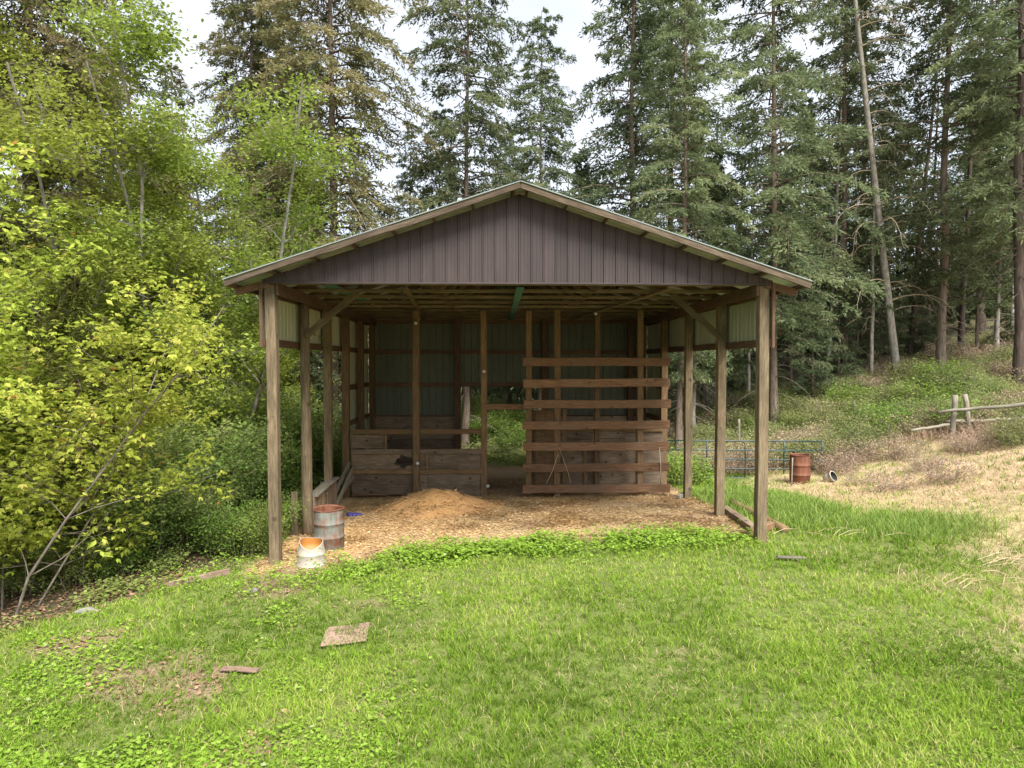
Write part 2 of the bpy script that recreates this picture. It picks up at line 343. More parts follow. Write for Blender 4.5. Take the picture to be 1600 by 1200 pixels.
def tag(o, label=None, cat=None, group=None, kind=None):
    for k, v in (('label', label), ('category', cat), ('group', group), ('kind', kind)):
        if v: o[k] = v
    return o
def empty(name, loc, label, cat, group=None, rz=0.0, s=1.0):
    o = bpy.data.objects.new(name, None); COL.objects.link(o); o.location = loc; o.empty_display_size = 0.2
    o.rotation_euler = (0, 0, rz); o.scale = (s, s, s)
    return tag(o, label, cat, group)
def root_of(parent):
    t = Vector((0, 0, 0)); p = parent
    while p is not None: t += p.location; p = p.parent
    return t

def beam(name, p0, p1, w, th, mat, parent=None, up=(0, 0, 1), seg=3, warp=0.006, ch=0.008, label=None):
    """sawn timber from p0 to p1 (world): w across (towards up), th thick; grain along local x"""
    p0 = Vector(p0); p1 = Vector(p1); L = (p1 - p0).length; x = (p1 - p0).normalized()
    z = Vector(up); z = (z - x * z.dot(x)).normalized(); y = z.cross(x)
    c = min(ch, w * .3, th * .3); hw, ht = w / 2, th / 2
    prof = [(-ht + c, -hw), (ht - c, -hw), (ht, -hw + c), (ht, hw - c), (ht - c, hw), (-ht + c, hw), (-ht, hw - c), (-ht, -hw + c)]
    verts = []
    for k in range(seg + 1):
        s = k / seg; dy = rnd.uniform(-warp, warp); dz = rnd.uniform(-warp, warp)
        for (a, b) in prof: verts.append(((s - .5) * L + (rnd.uniform(-.004, .004) if k in (0, seg) else 0), a + dy, b + dz))
    faces = []
    for k in range(seg):
        for i in range(8):
            j = (i + 1) % 8; faces.append((k * 8 + i, k * 8 + j, k * 8 + 8 + j, k * 8 + 8 + i))
    faces.append(tuple(range(7, -1, -1))); faces.append(tuple(seg * 8 + i for i in range(8)))
    me = bpy.data.meshes.new(name); me.from_pydata(verts, [], faces); me.materials.append(mat); me.update()
    o = link(name, me, parent)
    m = Matrix((x, y, z)).transposed().to_4x4(); m.translation = (p0 + p1) / 2 - root_of(parent)
    o.matrix_local = m
    if label: o['label'] = label
    return o
def pole(name, p0, p1, r0, r1, mat, parent=None, sides=12, seg=7, wob=0.012):
    """round log; local x is its length, so wood grain runs along it"""
    p0 = Vector(p0); p1 = Vector(p1); L = (p1 - p0).length; x = (p1 - p0).normalized()
    ref = Vector((0, 0, 1)) if abs(x.z) < .8 else Vector((1, 0, 0))
    z = (ref - x * ref.dot(x)).normalized(); y = z.cross(x)
    g = G(); pts = [((k / seg - .5) * L, rnd.uniform(-wob, wob), rnd.uniform(-wob, wob)) for k in range(seg + 1)]
    g.tube(pts, [r0 + (r1 - r0) * k / seg + rnd.uniform(-.05, .05) * r0 for k in range(seg + 1)], sides, 0, .5, True)
    o = link(name, g.mesh(name, [mat]), parent)
    m = Matrix((x, y, z)).transposed().to_4x4(); m.translation = (p0 + p1) / 2 - root_of(parent); o.matrix_local = m
    return o
def pydata(name, verts, faces, mat, parent=None, loc=None, smooth=False):
    """verts in world coordinates; origin moved to loc or the mean"""
    c = Vector(loc) if loc is not None else sum((Vector(v) for v in verts), Vector()) / len(verts)
    me = bpy.data.meshes.new(name); me.from_pydata([tuple(Vector(v) - c) for v in verts], [], faces); me.materials.append(mat)
    if smooth: me.polygons.foreach_set('use_smooth', [True] * len(me.polygons))
    me.update(); o = link(name, me, parent); o.location = c - root_of(parent)
    return o
def ribbed(name, origin, ua, va, width, lo, hi, mat, parent, pitch=0.225, rib=0.019, off=0.0, n=None):
    """ribbed metal sheet: runs along ua for width, from lo(s) to hi(s) along va"""
    ua = Vector(ua).normalized(); va = Vector(va).normalized(); nn = Vector(n) if n else ua.cross(va)
    xs = [0.0]; k = math.floor(-off / pitch)
    pts = []
    s = -off - pitch
    while s < width + pitch:
        for dx, h in ((-.022, 0), (-.010, 1), (.010, 1), (.022, 0), (.085, 0), (.09, .16), (.10, .16), (.105, 0), (.15, 0), (.155, .16), (.165, .16), (.17, 0)):
            q = s + dx * pitch / .225
            if 0.0015 < q < width - 0.0015: pts.append((q, h))
        s += pitch
    def hat(q):
        r = ((q + off + pitch / 2) % pitch) - pitch / 2
        return max(0, min(1, (.022 - abs(r)) / .012))
    pts = [(0, hat(0))] + sorted(pts) + [(width, hat(width))]
    verts = []; faces = []
    for q, h in pts:
        b = Vector(origin) + ua * q + nn * (h * rib)
        verts.append(b + va * lo(q)); verts.append(b + va * hi(q))
    for i in range(len(pts) - 1): faces.append((2 * i, 2 * i + 2, 2 * i + 3, 2 * i + 1))
    return pydata(name, verts, faces, mat, parent)

# ------------------------------------------------------------------ ground sheet
def axis(a, b, fine, far, grow=1.25):
    c = list(np.arange(a, b + 1e-6, fine)); s = fine; l = [a]
    while l[-1] > -far: s *= grow; l.append(l[-1] - s)
    s = fine; r = [c[-1]]
    while r[-1] < far: s *= grow; r.append(r[-1] + s)
    return np.array(l[:0:-1] + c + r[1:])
xs = axis(-10, 18, 0.125, 420); ys = axis(4.5, 30, 0.125, 420)
GX, GY = np.meshgrid(xs, ys); GZ = height(GX, GY)
g = G(); nx, ny = len(xs), len(ys)
ii = (np.arange(ny - 1)[:, None] * nx + np.arange(nx - 1)[None]).ravel()
g.add(np.stack([GX, GY, GZ], -1).reshape(-1, 3), np.stack([ii, ii + 1, ii + nx + 1, ii + nx], -1), 0, .5, True)
me = g.mesh('ground', [M_GROUND])
fx, fy = GX.ravel(), GY.ravel()
hayv = sstep(0.40, 0.60, fbm(fx * .6, fy * .6, 111) + 0.22 * sstep(-1.5, 2.5, fx) - 0.1 * sstep(15, 13, fy))
earthv = np.clip(sstep(1.3, 0.3, fy - front_edge(fx) + (fbm(fx * .9, fy * .9, 5) - .5) * 1.6) * .9 + sstep(17.3, 19.0, fy) * sstep(-1.0, -.2, fx) * .9
                 + sstep(.56, .7, fbm(fx * 1.3, fy * 1.3, 77)) * .6 + sstep(3.8, 4.6, fx) * .7, 0, 1)
for nme, val in (('pad', zone_pad(fx, fy)), ('dry', zone_dry(fx, fy)), ('wood', zone_wood(fx, fy)), ('litter', zone_litter(fx, fy)), ('hay', hayv), ('earth', earthv)):
    a = me.attributes.new(nme, 'FLOAT', 'POINT'); a.data.foreach_set('value', val.astype(np.float32))
tag(link('ground', me), kind='structure')

# ------------------------------------------------------------------ the barn
CX = 0.4375                                   # ridge line
barn = empty('pole_barn', (CX, 12.1, 0), 'open fronted wooden pole barn with brown ribbed metal gable', 'barn')
RIDGE, SL = 6.64, 0.334
def zr(x): return RIDGE - SL * abs(x - CX)
P = 0.175
def assembly(name, loc, parent=None):
    o = bpy.data.objects.new(name, None); COL.objects.link(o); o.parent = parent or barn; o.location = Vector(loc) - root_of(parent or barn); o.empty_display_size = .1
    return o
LEFT = [12.1, 14.2, 16.1, 18.05, 20.05, 21.9]; RIGHT = [12.1, 14.34, 16.75, 19.2, 21.9]
for k, y in enumerate(LEFT):
    zb = H(BX0, y) - 0.3
    if k == 1: pole('post', (BX0 + .02, y, zb), (BX0 - .01, y, 4.93), .115, .10, W_POST, barn, wob=.008)
    else: beam('post', (BX0 + (.035 if k == 0 else 0), y, zb), (BX0, y, 4.95), P + (.02 if k == 0 else 0), P, W_POST if k < 3 else W_POSTIN, barn, up=(0, 1, 0), seg=6)
for k, y in enumerate(RIGHT):
    beam('post', (BX1, y, H(BX1, y) - 0.3), (BX1, y, 4.95), P + (.01 if k == 0 else 0), P, W_POST if k < 3 else W_POSTIN, barn, up=(0, 1, 0), seg=6)
# eave beams inside the posts, girts under the side sheets
for sx, X in ((1, BX0), (-1, BX1)):
    beam('eave_beam', (X + sx * .13, 12.0, 4.87), (X + sx * .13, 22.0, 4.87), 0.21, 0.05, W_GIRT, barn, seg=8)
    beam('eave_beam', (X - sx * .13, 12.0, 4.86), (X - sx * .13, 22.0, 4.86), 0.18, 0.04, W_GIRT, barn, seg=8)
    beam('wall_girt', (X - sx * .125, 12.05, 3.945), (X - sx * .125, 22.0, 3.945), 0.14, 0.045, W_GIRT, barn, seg=8)
    y0 = 18.0 if sx == 1 else 19.2
    beam('corner_trim', (X - sx * .135, 11.955, 3.86), (X - sx * .135, 11.955, 5.0), .055, .03, W_GIRT, barn, up=(1, 0, 0))
    for z in (2.9, 1.9, 0.6): beam('wall_girt', (X - sx * .125, y0, z), (X - sx * .125, 22.0, z), 0.14, 0.045, W_GIRT, barn)
    # side sheets: upper band everywhere, full height round the stalls
    yy = 11.98
    while yy < 22.0:
        w = min(0.9, 22.02 - yy); full = yy >= y0 - 0.3
        lo = (H(X, yy) + 0.05) if full else 3.885
        if full and yy < y0: lo = 3.885
        ribbed('wall_sheet', (X - sx * .155, yy, 0), (0, 1, 0), (0, 0, 1), w - .004, lambda s, l=lo: l, lambda s: 5.0, M_CREAM, barn, n=(-sx, 0, 0), rib=.018)
        yy += 0.9
# back wall with a doorway
DX0, DX1, DZ, YB = -1.13, 1.52, 2.88, 22.03
for z in (4.9, 3.93, 2.88): beam('back_girt', (BX0, 21.98, z), (BX1, 21.98, z), 0.13, 0.045, W_GIRT, barn, seg=6)
for a, b in ((BX0, DX0), (DX1, BX1)):
    for z in (1.84, 0.5): beam('back_girt', (a, 21.98, z), (b, 21.98, z), 0.13, 0.045, W_GIRT, barn, seg=3)
    for k in range(5): beam('kick_board', (a + .05, 21.93, .2 + k * .37), (b - .05, 21.93, .2 + k * .37), .36, .035, W_PLY, barn)
for X in (DX0 - .06, DX1 + .08, gx(986, 21.8)): beam('back_post', (X, 21.85, -.2), (X, 21.85, 4.95), .19, .17, W_GIRT, barn, up=(1, 0, 0))
xx = BX0 - .1
while xx < BX1 + .1:
    w = min(.9, BX1 + .12 - xx)
    cuts = sorted([c for c in (DX0, DX1) if xx < c < xx + w])
    edges = [xx] + cuts + [xx + w]
    for a, b in zip(edges[:-1], edges[1:]):
        if b - a < .004: continue
        inside = DX0 - .01 < (a + b) / 2 < DX1 + .01
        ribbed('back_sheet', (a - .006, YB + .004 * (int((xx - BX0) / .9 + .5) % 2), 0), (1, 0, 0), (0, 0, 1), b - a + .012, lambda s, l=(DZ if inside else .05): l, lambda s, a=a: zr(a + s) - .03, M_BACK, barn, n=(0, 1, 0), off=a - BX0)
    xx += .9
# front gable: one strip of siding from rib to rib
gable = assembly('gable_wall', (CX, 12.0, 5.0)); beam('gable_rail', (BX0 - .1, 12.17, 5.03), (BX1 + .1, 12.17, 5.03), .13, .05, W_TRUSS, gable, seg=6)
pitch = 0.2125; n = int(round((BX1 - BX0 + .24) / pitch)); x0 = BX0 - .12
for k in range(n):
    a = x0 + k * pitch
    ribbed('siding_strip', (a, 11.975, 0), (1, 0, 0), (0, 0, 1), pitch, lambda s: 4.985 + rnd.uniform(0, .003), lambda s, a=a: max(5.03, zr(a + s) - .115), M_BROWN, gable, pitch=pitch, rib=.022, n=(0, -1, 0))
# gable bottom trim
beam('drip_trim', (x0, 11.962, 4.975), (x0 + n * pitch, 11.962, 4.975), .035, .02, M_BROWN, gable, seg=6, warp=.002)
# trusses; rafters and webs take darker wood, roof shade put into the colour
TY = [12.12 + k * 1.22 for k in range(9)]
for y in TY[1:]:
    tr = assembly('truss', (CX, y, 5.0))
    beam('truss_chord', (BX0 - .1, y, 4.985), (BX1 + .1, y, 4.985), .07, .042, W_TRUSS, tr, seg=8)
    for sx, X in ((1, BX0 - .55), (-1, BX1 + .55)):
        beam('rafter', (X, y + .05, zr(X) - .19), (CX, y + .05, zr(CX) - .19), .13, .04, W_GIRT, tr, seg=4)
        beam('truss_web', (CX - sx * 1.5, y - .045, 5.0), (CX - sx * 2.4, y - .045, zr(CX - sx * 2.4) - .2), .09, .04, W_GIRT, tr, up=(1, 0, 0), seg=1)
        beam('truss_web', (CX - sx * 1.5, y - .045, 5.0), (CX - sx * .05, y - .045, zr(CX) - .25), .09, .04, W_GIRT, tr, up=(1, 0, 0), seg=1)
# long teal bracing boards lying under the chords
beam('ceiling_brace', (CX + .02, 12.2, 4.93), (CX + .06, 21.5, 4.93), .14, .025, W_TEAL, barn, up=(1, 0, 0), seg=6, label='teal painted brace under the truss chords')
beam('ceiling_brace', (-3.3, 12.3, 5.115), (-3.2, 16.8, 5.115), .3, .02, W_TEAL, barn, up=(1, 0, 0), seg=4, label='teal painted brace under the truss chords')
beam('ceiling_brace', (-1.6, 12.3, 4.93), (-2.2, 21.5, 4.93), .1, .025, W_TRUSS, barn, up=(1, 0, 0), seg=6)
beam('ceiling_brace', (3.2, 12.3, 4.93), (2.4, 21.5, 4.93), .1, .025, W_TRUSS, barn, up=(1, 0, 0), seg=6)
# purlins and roof sheets, ridge cap, barge boards
RY0, RY1 = 11.56, 22.45
EXL, EXR = CX - 4.98, CX + 4.98
roof = assembly('roof', (CX, 12.1, RIDGE))
for sx in (-1, 1):
    for k in range(8):
        d = 0.12 + k * 0.688; X = CX + sx * d; z = zr(X) - .065
        beam('purlin', (X, RY0 + .05, z), (X, RY1 - .03, z), .085, .04, W_GIRT, roof, up=(sx * SL, 0, 1), seg=6)  # dark wood like the rafters, unlit roof underside put into the colour
    E = CX + sx * 4.98; yy = RY0; L = 4.98
    ln = math.hypot(L, L * SL); va = Vector((sx * L, 0, -L * SL)) / ln
    while yy < RY1 - .05:
        w = min(.9, RY1 - yy)
        nrm = Vector((sx * SL, 0, 1)).normalized()
        ribbed('roof_sheet', (CX, yy, RIDGE), (0, 1, 0), va, w, lambda s: 0.0, lambda s: ln + rnd.uniform(-.004, .004), M_ROOF, roof, n=nrm, rib=.02)
        yy += .9
    beam('barge_board', (CX + sx * .004, RY0 + .02, zr(CX) - .066), (E - sx * .01, RY0 + .02, zr(E) - .066), .098, .035, W_BARGE, roof, seg=8, warp=.011)
    beam('drip_edge', (CX + sx * .004, RY0 - .003, zr(CX) + .004), (E, RY0 - .003, zr(E) + .004), .018, .012, M_EDGE, roof, seg=8, warp=.002)
    c0 = Vector((CX, RY0 - .02, RIDGE + .03))
    pts = [(CX, RY0 - .02, RIDGE + .045), (CX + sx * .17, RY0 - .02, zr(CX + .17) + .028), (CX + sx * .17, RY1 + .02, zr(CX + .17) + .028), (CX, RY1 + .02, RIDGE + .045)]
    pydata('ridge_cap', pts, [(0, 1, 2, 3)], M_ROOF, roof)
    beam('eave_fascia', (E - sx * .04, RY0 + .04, zr(E) - .06), (E - sx * .04, RY1 - .03, zr(E) - .06), .09, .03, W_TRUSS, roof, seg=6)
    beam('lookout', (E - sx * .06, 12.0, zr(E) - .15), (BX0 if sx < 0 else BX1, 12.0, zr(BX1 + .05) - .2), .13, .04, W_GIRT, roof, seg=2)
# knee braces
beam('knee_brace', (-3.86, 14.07, 4.12), (-2.82, 14.07, 5.02), .13, .05, W_POST, barn)
beam('knee_brace', (4.72, 14.2, 4.12), (3.70, 14.2, 5.02), .13, .05, W_POST, barn)

# ---- stall fronts
YS = 18.05
def stall_post(u, y, w, mat=W_POSTIN, top=4.95, bot=None):
    X = gx(u, y); beam('stall_post', (X, y, (H(X, y) - .1) if bot is None else bot), (X, y, top), w, .14, mat, barn, up=(1, 0, 0), seg=5); return X
stall_post(650, 17.95, .17); stall_post(756, 18.05, .16); stall_post(826, 18.1, .15); stall_post(870.5, 17.72, .16); stall_post(1000, 17.72, .15); stall_post(933, 18.2, .14)
stall = assembly('stall_front', (-2.0, 18.0, 0))
xl, xr, xm = gx(549, YS), gx(752, YS), gx(650, YS)
z = lambda v: gz(v, YS)
YR = 17.98
beam('stall_rail', (xl, YR, z(674)), (xr, YR, z(674)), .13, .045, W_POSTIN, stall, seg=5)
beam('stall_rail', (xl, YR, z(705)), (xr, YR, z(705)), .13, .04, W_PLY, stall, seg=5)
beam('stall_rail', (xl, YR, z(736.5)), (xr, YR, z(736.5)), .12, .04, W_POSTIN, stall, seg=5)
def panel(x0, x1, z0, z1, y, mat=W_PLY, th=.022, hole=None, name='plywood_panel'):
    if hole is None: return beam(name, (x0, y, (z0 + z1) / 2), (x1, y, (z0 + z1) / 2), z1 - z0, th, mat, stall, seg=3, ch=.003)
    hx, hz, hr = hole; k = 20; V = []; Fc = []
    per = []
    for i in range(k):
        a = 2 * math.pi * i / k; c, s = math.cos(a), math.sin(a)
        t = min([((x1 - hx) if c > 0 else (x0 - hx)) / c if abs(c) > 1e-6 else 1e9, ((z1 - hz) if s > 0 else (z0 - hz)) / s if abs(s) > 1e-6 else 1e9])
        r = hr * rnd.uniform(.75, 1.25)
        per.append(((hx + c * t, hz + s * t), (hx + c * r * 1.25, hz + s * r * .8)))
    cs = [(x0, z0), (x1, z0), (x1, z1), (x0, z1)]
    for dy in (-th / 2, th / 2):
        for o_, i_ in per: V.append((o_[0], y + dy, o_[1])); V.append((i_[0], y + dy, i_[1]))
    for i in range(k):
        j = (i + 1) % k
        Fc.append((2 * i, 2 * j, 2 * j + 1, 2 * i + 1)); b = 2 * k; Fc.append((b + 2 * i, b + 2 * i + 1, b + 2 * j + 1, b + 2 * j)); Fc.append((2 * i + 1, 2 * j + 1, b + 2 * j + 1, b + 2 * i + 1))
    for cx_, cz_ in cs:   # corner fillers
        ds = sorted(range(k), key=lambda i: (per[i][0][0] - cx_) ** 2 + (per[i][0][1] - cz_) ** 2)
        onx = [i for i in ds if abs(per[i][0][0] - cx_) < 1e-5][:1]; onz = [i for i in ds if abs(per[i][0][1] - cz_) < 1e-5][:1]
        if onx and onz and onx[0] != onz[0]:
            V.append((cx_, y - th / 2, cz_)); Fc.append((2 * onx[0], 2 * onz[0], len(V) - 1))
    return pydata(name, V, Fc, mat, stall)
YP = 18.03
panel(xl, gx(601, YS), z(700), z(679), YP); beam('stall_rail', (gx(603, YS), YR, z(701)), (gx(603, YS), YR, z(679)), .06, .05, W_POSTIN, stall, up=(1, 0, 0), seg=1)
panel(xl, gx(649, YS), z(733), z(708), YP, hole=(gx(631, YS), z(721), .2))
panel(gx(651, YS), gx(667, YS), z(733), z(708), YP); beam('stall_rail', (gx(667.5, YS), YR, z(733)), (gx(667.5, YS), YR, z(709)), .05, .045, W_POSTIN, stall, up=(1, 0, 0), seg=1)
panel(gx(668.5, YS), xr, z(733), z(708), YP)
panel(xl, gx(649, YS), z(773), z(740), YP); panel(gx(650, YS), gx(669, YS), z(775), z(740), YP); panel(gx(669.5, YS), xr, z(775), z(740), YP)
beam('stall_rail', (xl, YR, z(772)), (gx(605, YS), YR, z(772)), .05, .04, W_RED, stall, seg=2)
# rail over the passage
beam('stall_rail', (gx(757, 18.1), 17.97, gz(635.5, 18)), (gx(822, 18.1), 17.97, gz(635.5, 18)), .15, .045, W_RED, stall, seg=2)
stall = assembly('stall_front', (2.7, 18.2, 0))
# right stall: ply at the back of the rails
YQ = 18.3; zq = lambda v: gz(v, YQ); xq = lambda u: gx(u, YQ)
for a, b in ((822.5, 837), (837.4, 852), (852.4, 867)): panel(xq(a), xq(b), zq(774), zq(641), YQ, W_POSTIN, .03, name='stall_board')
for a, b, t_ in ((876, 913, 693), (913.5, 929, 693), (931, 993, 692), (993.5, 1037, 676)): panel(xq(a), xq(b), zq(776), zq(t_), YQ + rnd.uniform(-.01, .01), W_PLY, .025)
panel(xq(977), xq(993), zq(691.5), zq(674), YQ + .002, W_PLY, .025)
beam('stall_rail', (xq(876), YQ - .05, zq(671)), (xq(1037), YQ - .05, zq(671)), .13, .045, W_POSTIN, stall, seg=4)
beam('stall_rail', (xq(876), YQ - .05, zq(693.5)), (xq(1037), YQ - .05, zq(693.5)), .09, .045, W_POSTIN, stall, seg=4)
beam('stall_rail', (xq(915), YQ - .05, zq(776)), (xq(915), YQ - .05, zq(700)), .12, .045, W_POSTIN, stall, up=(1, 0, 0), seg=2)
beam('stall_rail', (xq(882), YQ - .05, zq(776)), (xq(882), YQ - .05, zq(640)), .12, .045, W_POSTIN, stall, up=(1, 0, 0), seg=2)
# the seven wide boards nailed across the right stall
YW = 17.6
for k, v in enumerate((566, 599, 632, 665, 698.3, 731.6, 765)):
    d = rnd.uniform(-1.5, 1.5)
    beam('rail_board', (gx(817.5 + d, YW), YW, gz(v + rnd.uniform(-.8, .8), YW)), (gx(1048 + rnd.uniform(-2, 2), YW), YW, gz(v - .6 + rnd.uniform(-.8, .8), YW)), .215, .042, W_RED, stall, seg=6, warp=.007)
# small things on the posts
for u, v, y in ((650, 505, 17.85), (930, 490, 18.1), (652, 724, 17.85), (756, 580, 17.94), (762, 760, 17.94)):
    c = Vector((gx(u, y), y, gz(v, y))); gg = G()
    gg.tube([(0, 0, 0), (0, -.03, 0), (0, -.05, 0), (0, -.09, 0)], [.03, .05, .035, .03], 8, 0, .5, True)
    o = link('insulator', gg.mesh('insulator', [M_INSUL]), barn); o.location = c - barn.location
def twine(pts, r=.006):
    gg = G(); gg.tube(np.array(pts) - np.array(pts[0]), r, 5, 0, .5, True)
    o = link('baling_twine', gg.mesh('baling_twine', [M_TWINE])); o.location = pts[0]; return o
for k, (u0, v0, u1, v1, lb) in enumerate(((872, 711, 853, 758, 'strand of pale baling twine slanting left under the fourth rail board'), (874, 700, 893, 757, 'strand of pale baling twine slanting right below the middle rail board'), (1031, 700, 1033, 758, 'pale rope hanging straight down at the right end of the rail boards'))):
    y = 17.55; a = (gx(u0, y), y, gz(v0, y)); b = (gx(u1, y), y - .02, gz(v1, y)); m_ = ((a[0] + b[0]) / 2 + .02, y - .01, (a[2] + b[2]) / 2 - .02)
    tag(twine([a, m_, b], .007 if k < 2 else .011), lb, 'twine')

# feed wall between the left posts
fb = empty('feed_bunk', (-3.85, 15.2, 0), 'low plank feed bunk with grey cap board between the left posts', 'feed bunk')
beam('cap_board', (-3.83, 14.32, .80), (-3.86, 16.5, .82), .24, .04, W_GREY, fb, up=(1, 0, 0), seg=4)
for k in range(9):
    y = 14.42 + k * .235
    beam('plank', (-3.80, y, -.1), (-3.80, y, .775), .22, .03, W_PLY, fb, up=(0, 1, 0), seg=1)
beam('plank', (-4.0, 14.35, .3), (-4.02, 16.4, .3), .2, .03, W_GREY, fb, seg=2)
beam('upright', (-4.13, 14.12, -.15), (-4.14, 14.12, .93), .14, .05, W_POST, fb, up=(1, 0, 0), seg=2)
beam('upright', (-4.1, 16.3, -.15), (-4.1, 16.3, .75), .12, .06, W_GREY, fb, up=(1, 0, 0), seg=2)
for k, (a, b) in enumerate((((-4.05, 16.6, .05), (-3.78, 17.75, .98)), ((-3.9, 16.75, .05), (-3.72, 17.8, .8)), ((-3.98, 16.9, .06), (-3.70, 17.85, .62)))):
    tag(beam('leaning_board', a, b, .13, .035, W_GREY, None, seg=2), ('grey board leaning against the left stall corner, highest of three', 'grey board leaning against the left stall corner, middle of three', 'grey board leaning against the left stall corner, lowest of three')[k], 'board', 'boards leaning at the stall corner')

# sawdust mound
MX, MY = -1.42, 16.45
def mound_z(x, y):
    A, B = (x - MX) / 2.0, (y - MY) / 1.6
    r = np.sqrt(((A + .12 * (fbm(A * 2, B * 2, 4) - .5)) * 1.08) ** 2 + (B * 1.1) ** 2) + (fbm(A * 2.5, B * 2.5, 12) - .5) * .34
    z_ = .41 * np.exp(-(r * 1.9) ** 2) + .09 * np.exp(-(r * 1.15) ** 4) + (fbm(x * 4, y * 4, 8, 5) - .5) * .14 * np.exp(-(r * 1.2) ** 4)
    return z_ - .05 * sstep(.8, 1.0, np.maximum(abs(A), abs(B))) - .06
def mound():
    k = 72; t = np.linspace(-1, 1, k); A, B = np.meshgrid(t, t); x = MX + A * 2.0; y = MY + B * 1.6
    gg = G(); ii = (np.arange(k - 1)[:, None] * k + np.arange(k - 1)[None]).ravel()
    gg.add(np.stack([x - MX, y - MY, height(x, y) + mound_z(x, y)], -1).reshape(-1, 3), np.stack([ii, ii + 1, ii + k + 1, ii + k], -1), 0, .5, True)
    o = link('sawdust_pile', gg.mesh('sawdust_pile', [M_SAW])); o.location = (MX, MY, 0)
    tag(o, 'low mound of fresh orange sawdust in front of the left stall', 'sawdust pile')
mound()

# ------------------------------------------------------------------ drums, tub, gate and other loose things
def lathe(name, prof, mat, parent, sides=40, dent=None, mats=None):
    g_ = G(); n_ = len(prof); th = np.arange(sides) / sides * 2 * np.pi
    V = np.zeros((n_, sides, 3))
    for i, (r, z_) in enumerate(prof):
        V[i, :, 0] = r * np.cos(th); V[i, :, 1] = r * np.sin(th); V[i, :, 2] = z_
    if dent is not None: V = dent(V, th)
    i = np.arange(n_ - 1)[:, None] * sides; j = np.arange(sides)[None]; j2 = (j + 1) % sides
    g_.add(V.reshape(-1, 3), np.stack([i + j, i + j2, i + sides + j2, i + sides + j], -1).reshape(-1, 4), 0, .5, True)
    return link(name, g_.mesh(name, [mat]), parent)
def drum(X, Y, h, r, mat, label, dent_amt, rz):
    root = empty('steel_drum', (X, Y, H(X, Y) - .03), label, 'drum', None, rz)
    hoop = lambda zc: [(r, zc - .022), (r + .012, zc - .010), (r + .012, zc + .010), (r, zc + .022)]
    prof = [(r * .98, 0), (r, .015)] + hoop(h * .33) + [(r, h * .45), (r, h * .55)] + hoop(h * .66) + [(r, h * .8), (r, h * .93), (r, h - .02)]
    def dent(V, th):
        zz = V[..., 2] / h; w = (zz ** 3)[...] if zz.ndim == 2 else zz
        a = dent_amt * np.exp(-((th - 4.4 + np.pi) % (2 * np.pi) - np.pi) ** 2 / .35)[None] * w
        V[..., 0] *= 1 - a * .5; V[..., 1] *= 1 - a * .9; V[..., 2] -= a * .10 + .02 * dent_amt * np.sin(2 * th + 1.0)[None] * w
        return V
    lathe('shell', prof, mat, root, 44, dent)
    lathe('rim', [(r, h - .022), (r + .013, h - .016), (r + .013, h + .002), (r - .002, h + .006), (r - .012, h - .004), (r - .012, h - .03)], M_RUSTIN, root, 44, dent)
    lathe('inside', [(r - .011, h - .028), (r - .012, h * .5), (r - .014, h * .25), (.01, h * .24)], M_RUSTIN, root, 44, dent)
    return root
drum(gx(512, 13.1), 13.1, .80, .283, M_DRUM, 'weathered grey steel drum with rust red dented rim by the left posts', .35, .3)
d2 = drum(gx(1252, 19.6), 19.6, .86, .285, M_RUST, 'rust brown steel drum standing beside the green gate', .12, 1.2)
px_ = gx(1242, 19.1)
tag(pole('metal_stake', (px_ - .03, 19.15, H(px_, 19.1) - .1), (px_ + .02, 19.22, H(px_, 19.1) + .80), .022, .02, M_STONE, None, 8, 3, .004), 'thin grey stake leaning in front of the rust brown drum', 'stake')

def tub(X, Y):
    root = empty('plastic_tub', (X, Y, H(X, Y)), 'white plastic tub with orange inside standing by the left front post', 'tub', None, .35)
    def rim(V, th):
        w = np.clip((V[..., 2] - .25) / .17, 0, 1)
        V[..., 2] += w * (.055 * np.sin(th)[None] + .03 * np.cos(2 * th + .5)[None] - .01)
        V[..., 0] *= 1 - .05 * w; V[..., 1] *= 1 + .03 * w
        return V
    lathe('wall', [(.245, .0), (.262, .004), (.262, .022), (.25, .03), (.243, .12), (.236, .20), (.24, .207), (.235, .215), (.222, .30), (.21, .385), (.212, .40), (.208, .415), (.20, .41)], M_WHITE, root, 44, rim)
    lathe('inside', [(.2, .408), (.205, .33), (.215, .24), (.01, .235)], M_ORANGE, root, 44, rim)
tub(gx(484, 11.97), 11.97)

def gate():
    y = 21.0; x0, x1 = gx(1045, y), gx(1284, y)
    root = empty('tube_gate', ((x0 + x1) / 2, y, H(x0, y)), 'long green tubular metal gate beside the barn', 'gate')
    zs = [gz(v, y, 8) for v in (689, 703.5, 718, 732.5, 747)]
    yy = lambda x: y - .02 * (x - x0)
    for z_ in zs: pole('rail', (x0, yy(x0), z_ + .02), (x1, yy(x1), z_ - .02), .021, .021, M_GATE, root, 10, 5, .004)
    for u in (1045.5, 1105, 1165, 1225, 1283.5):
        X = gx(u, y); pole('upright', (X, yy(X) - .0, zs[-1] - .01), (X, yy(X), zs[0] + .015), .024 if u in (1045.5, 1283.5) else .019, .02, M_GATE, root, 10, 3, .002)
gate()

def tub_lying(X, Y):
    root = empty('fallen_tub', (X, Y, H(X, Y) + .11), 'white plastic pail with black inside lying in dry grass', 'pail', None, .8, .72)
    root.rotation_euler = (R(62), 0, R(35))
    lathe('wall', [(.01, -.2), (.17, -.2), (.185, -.19), (.2, .0), (.215, .16), (.235, .165), (.235, .19), (.205, .19)], M_WHITE, root, 28)
    lathe('inside', [(.205, .185), (.195, .0), (.01, -.05)], M_BLACK, root, 28)
tub_lying(gx(1299, 19.4), 19.4)

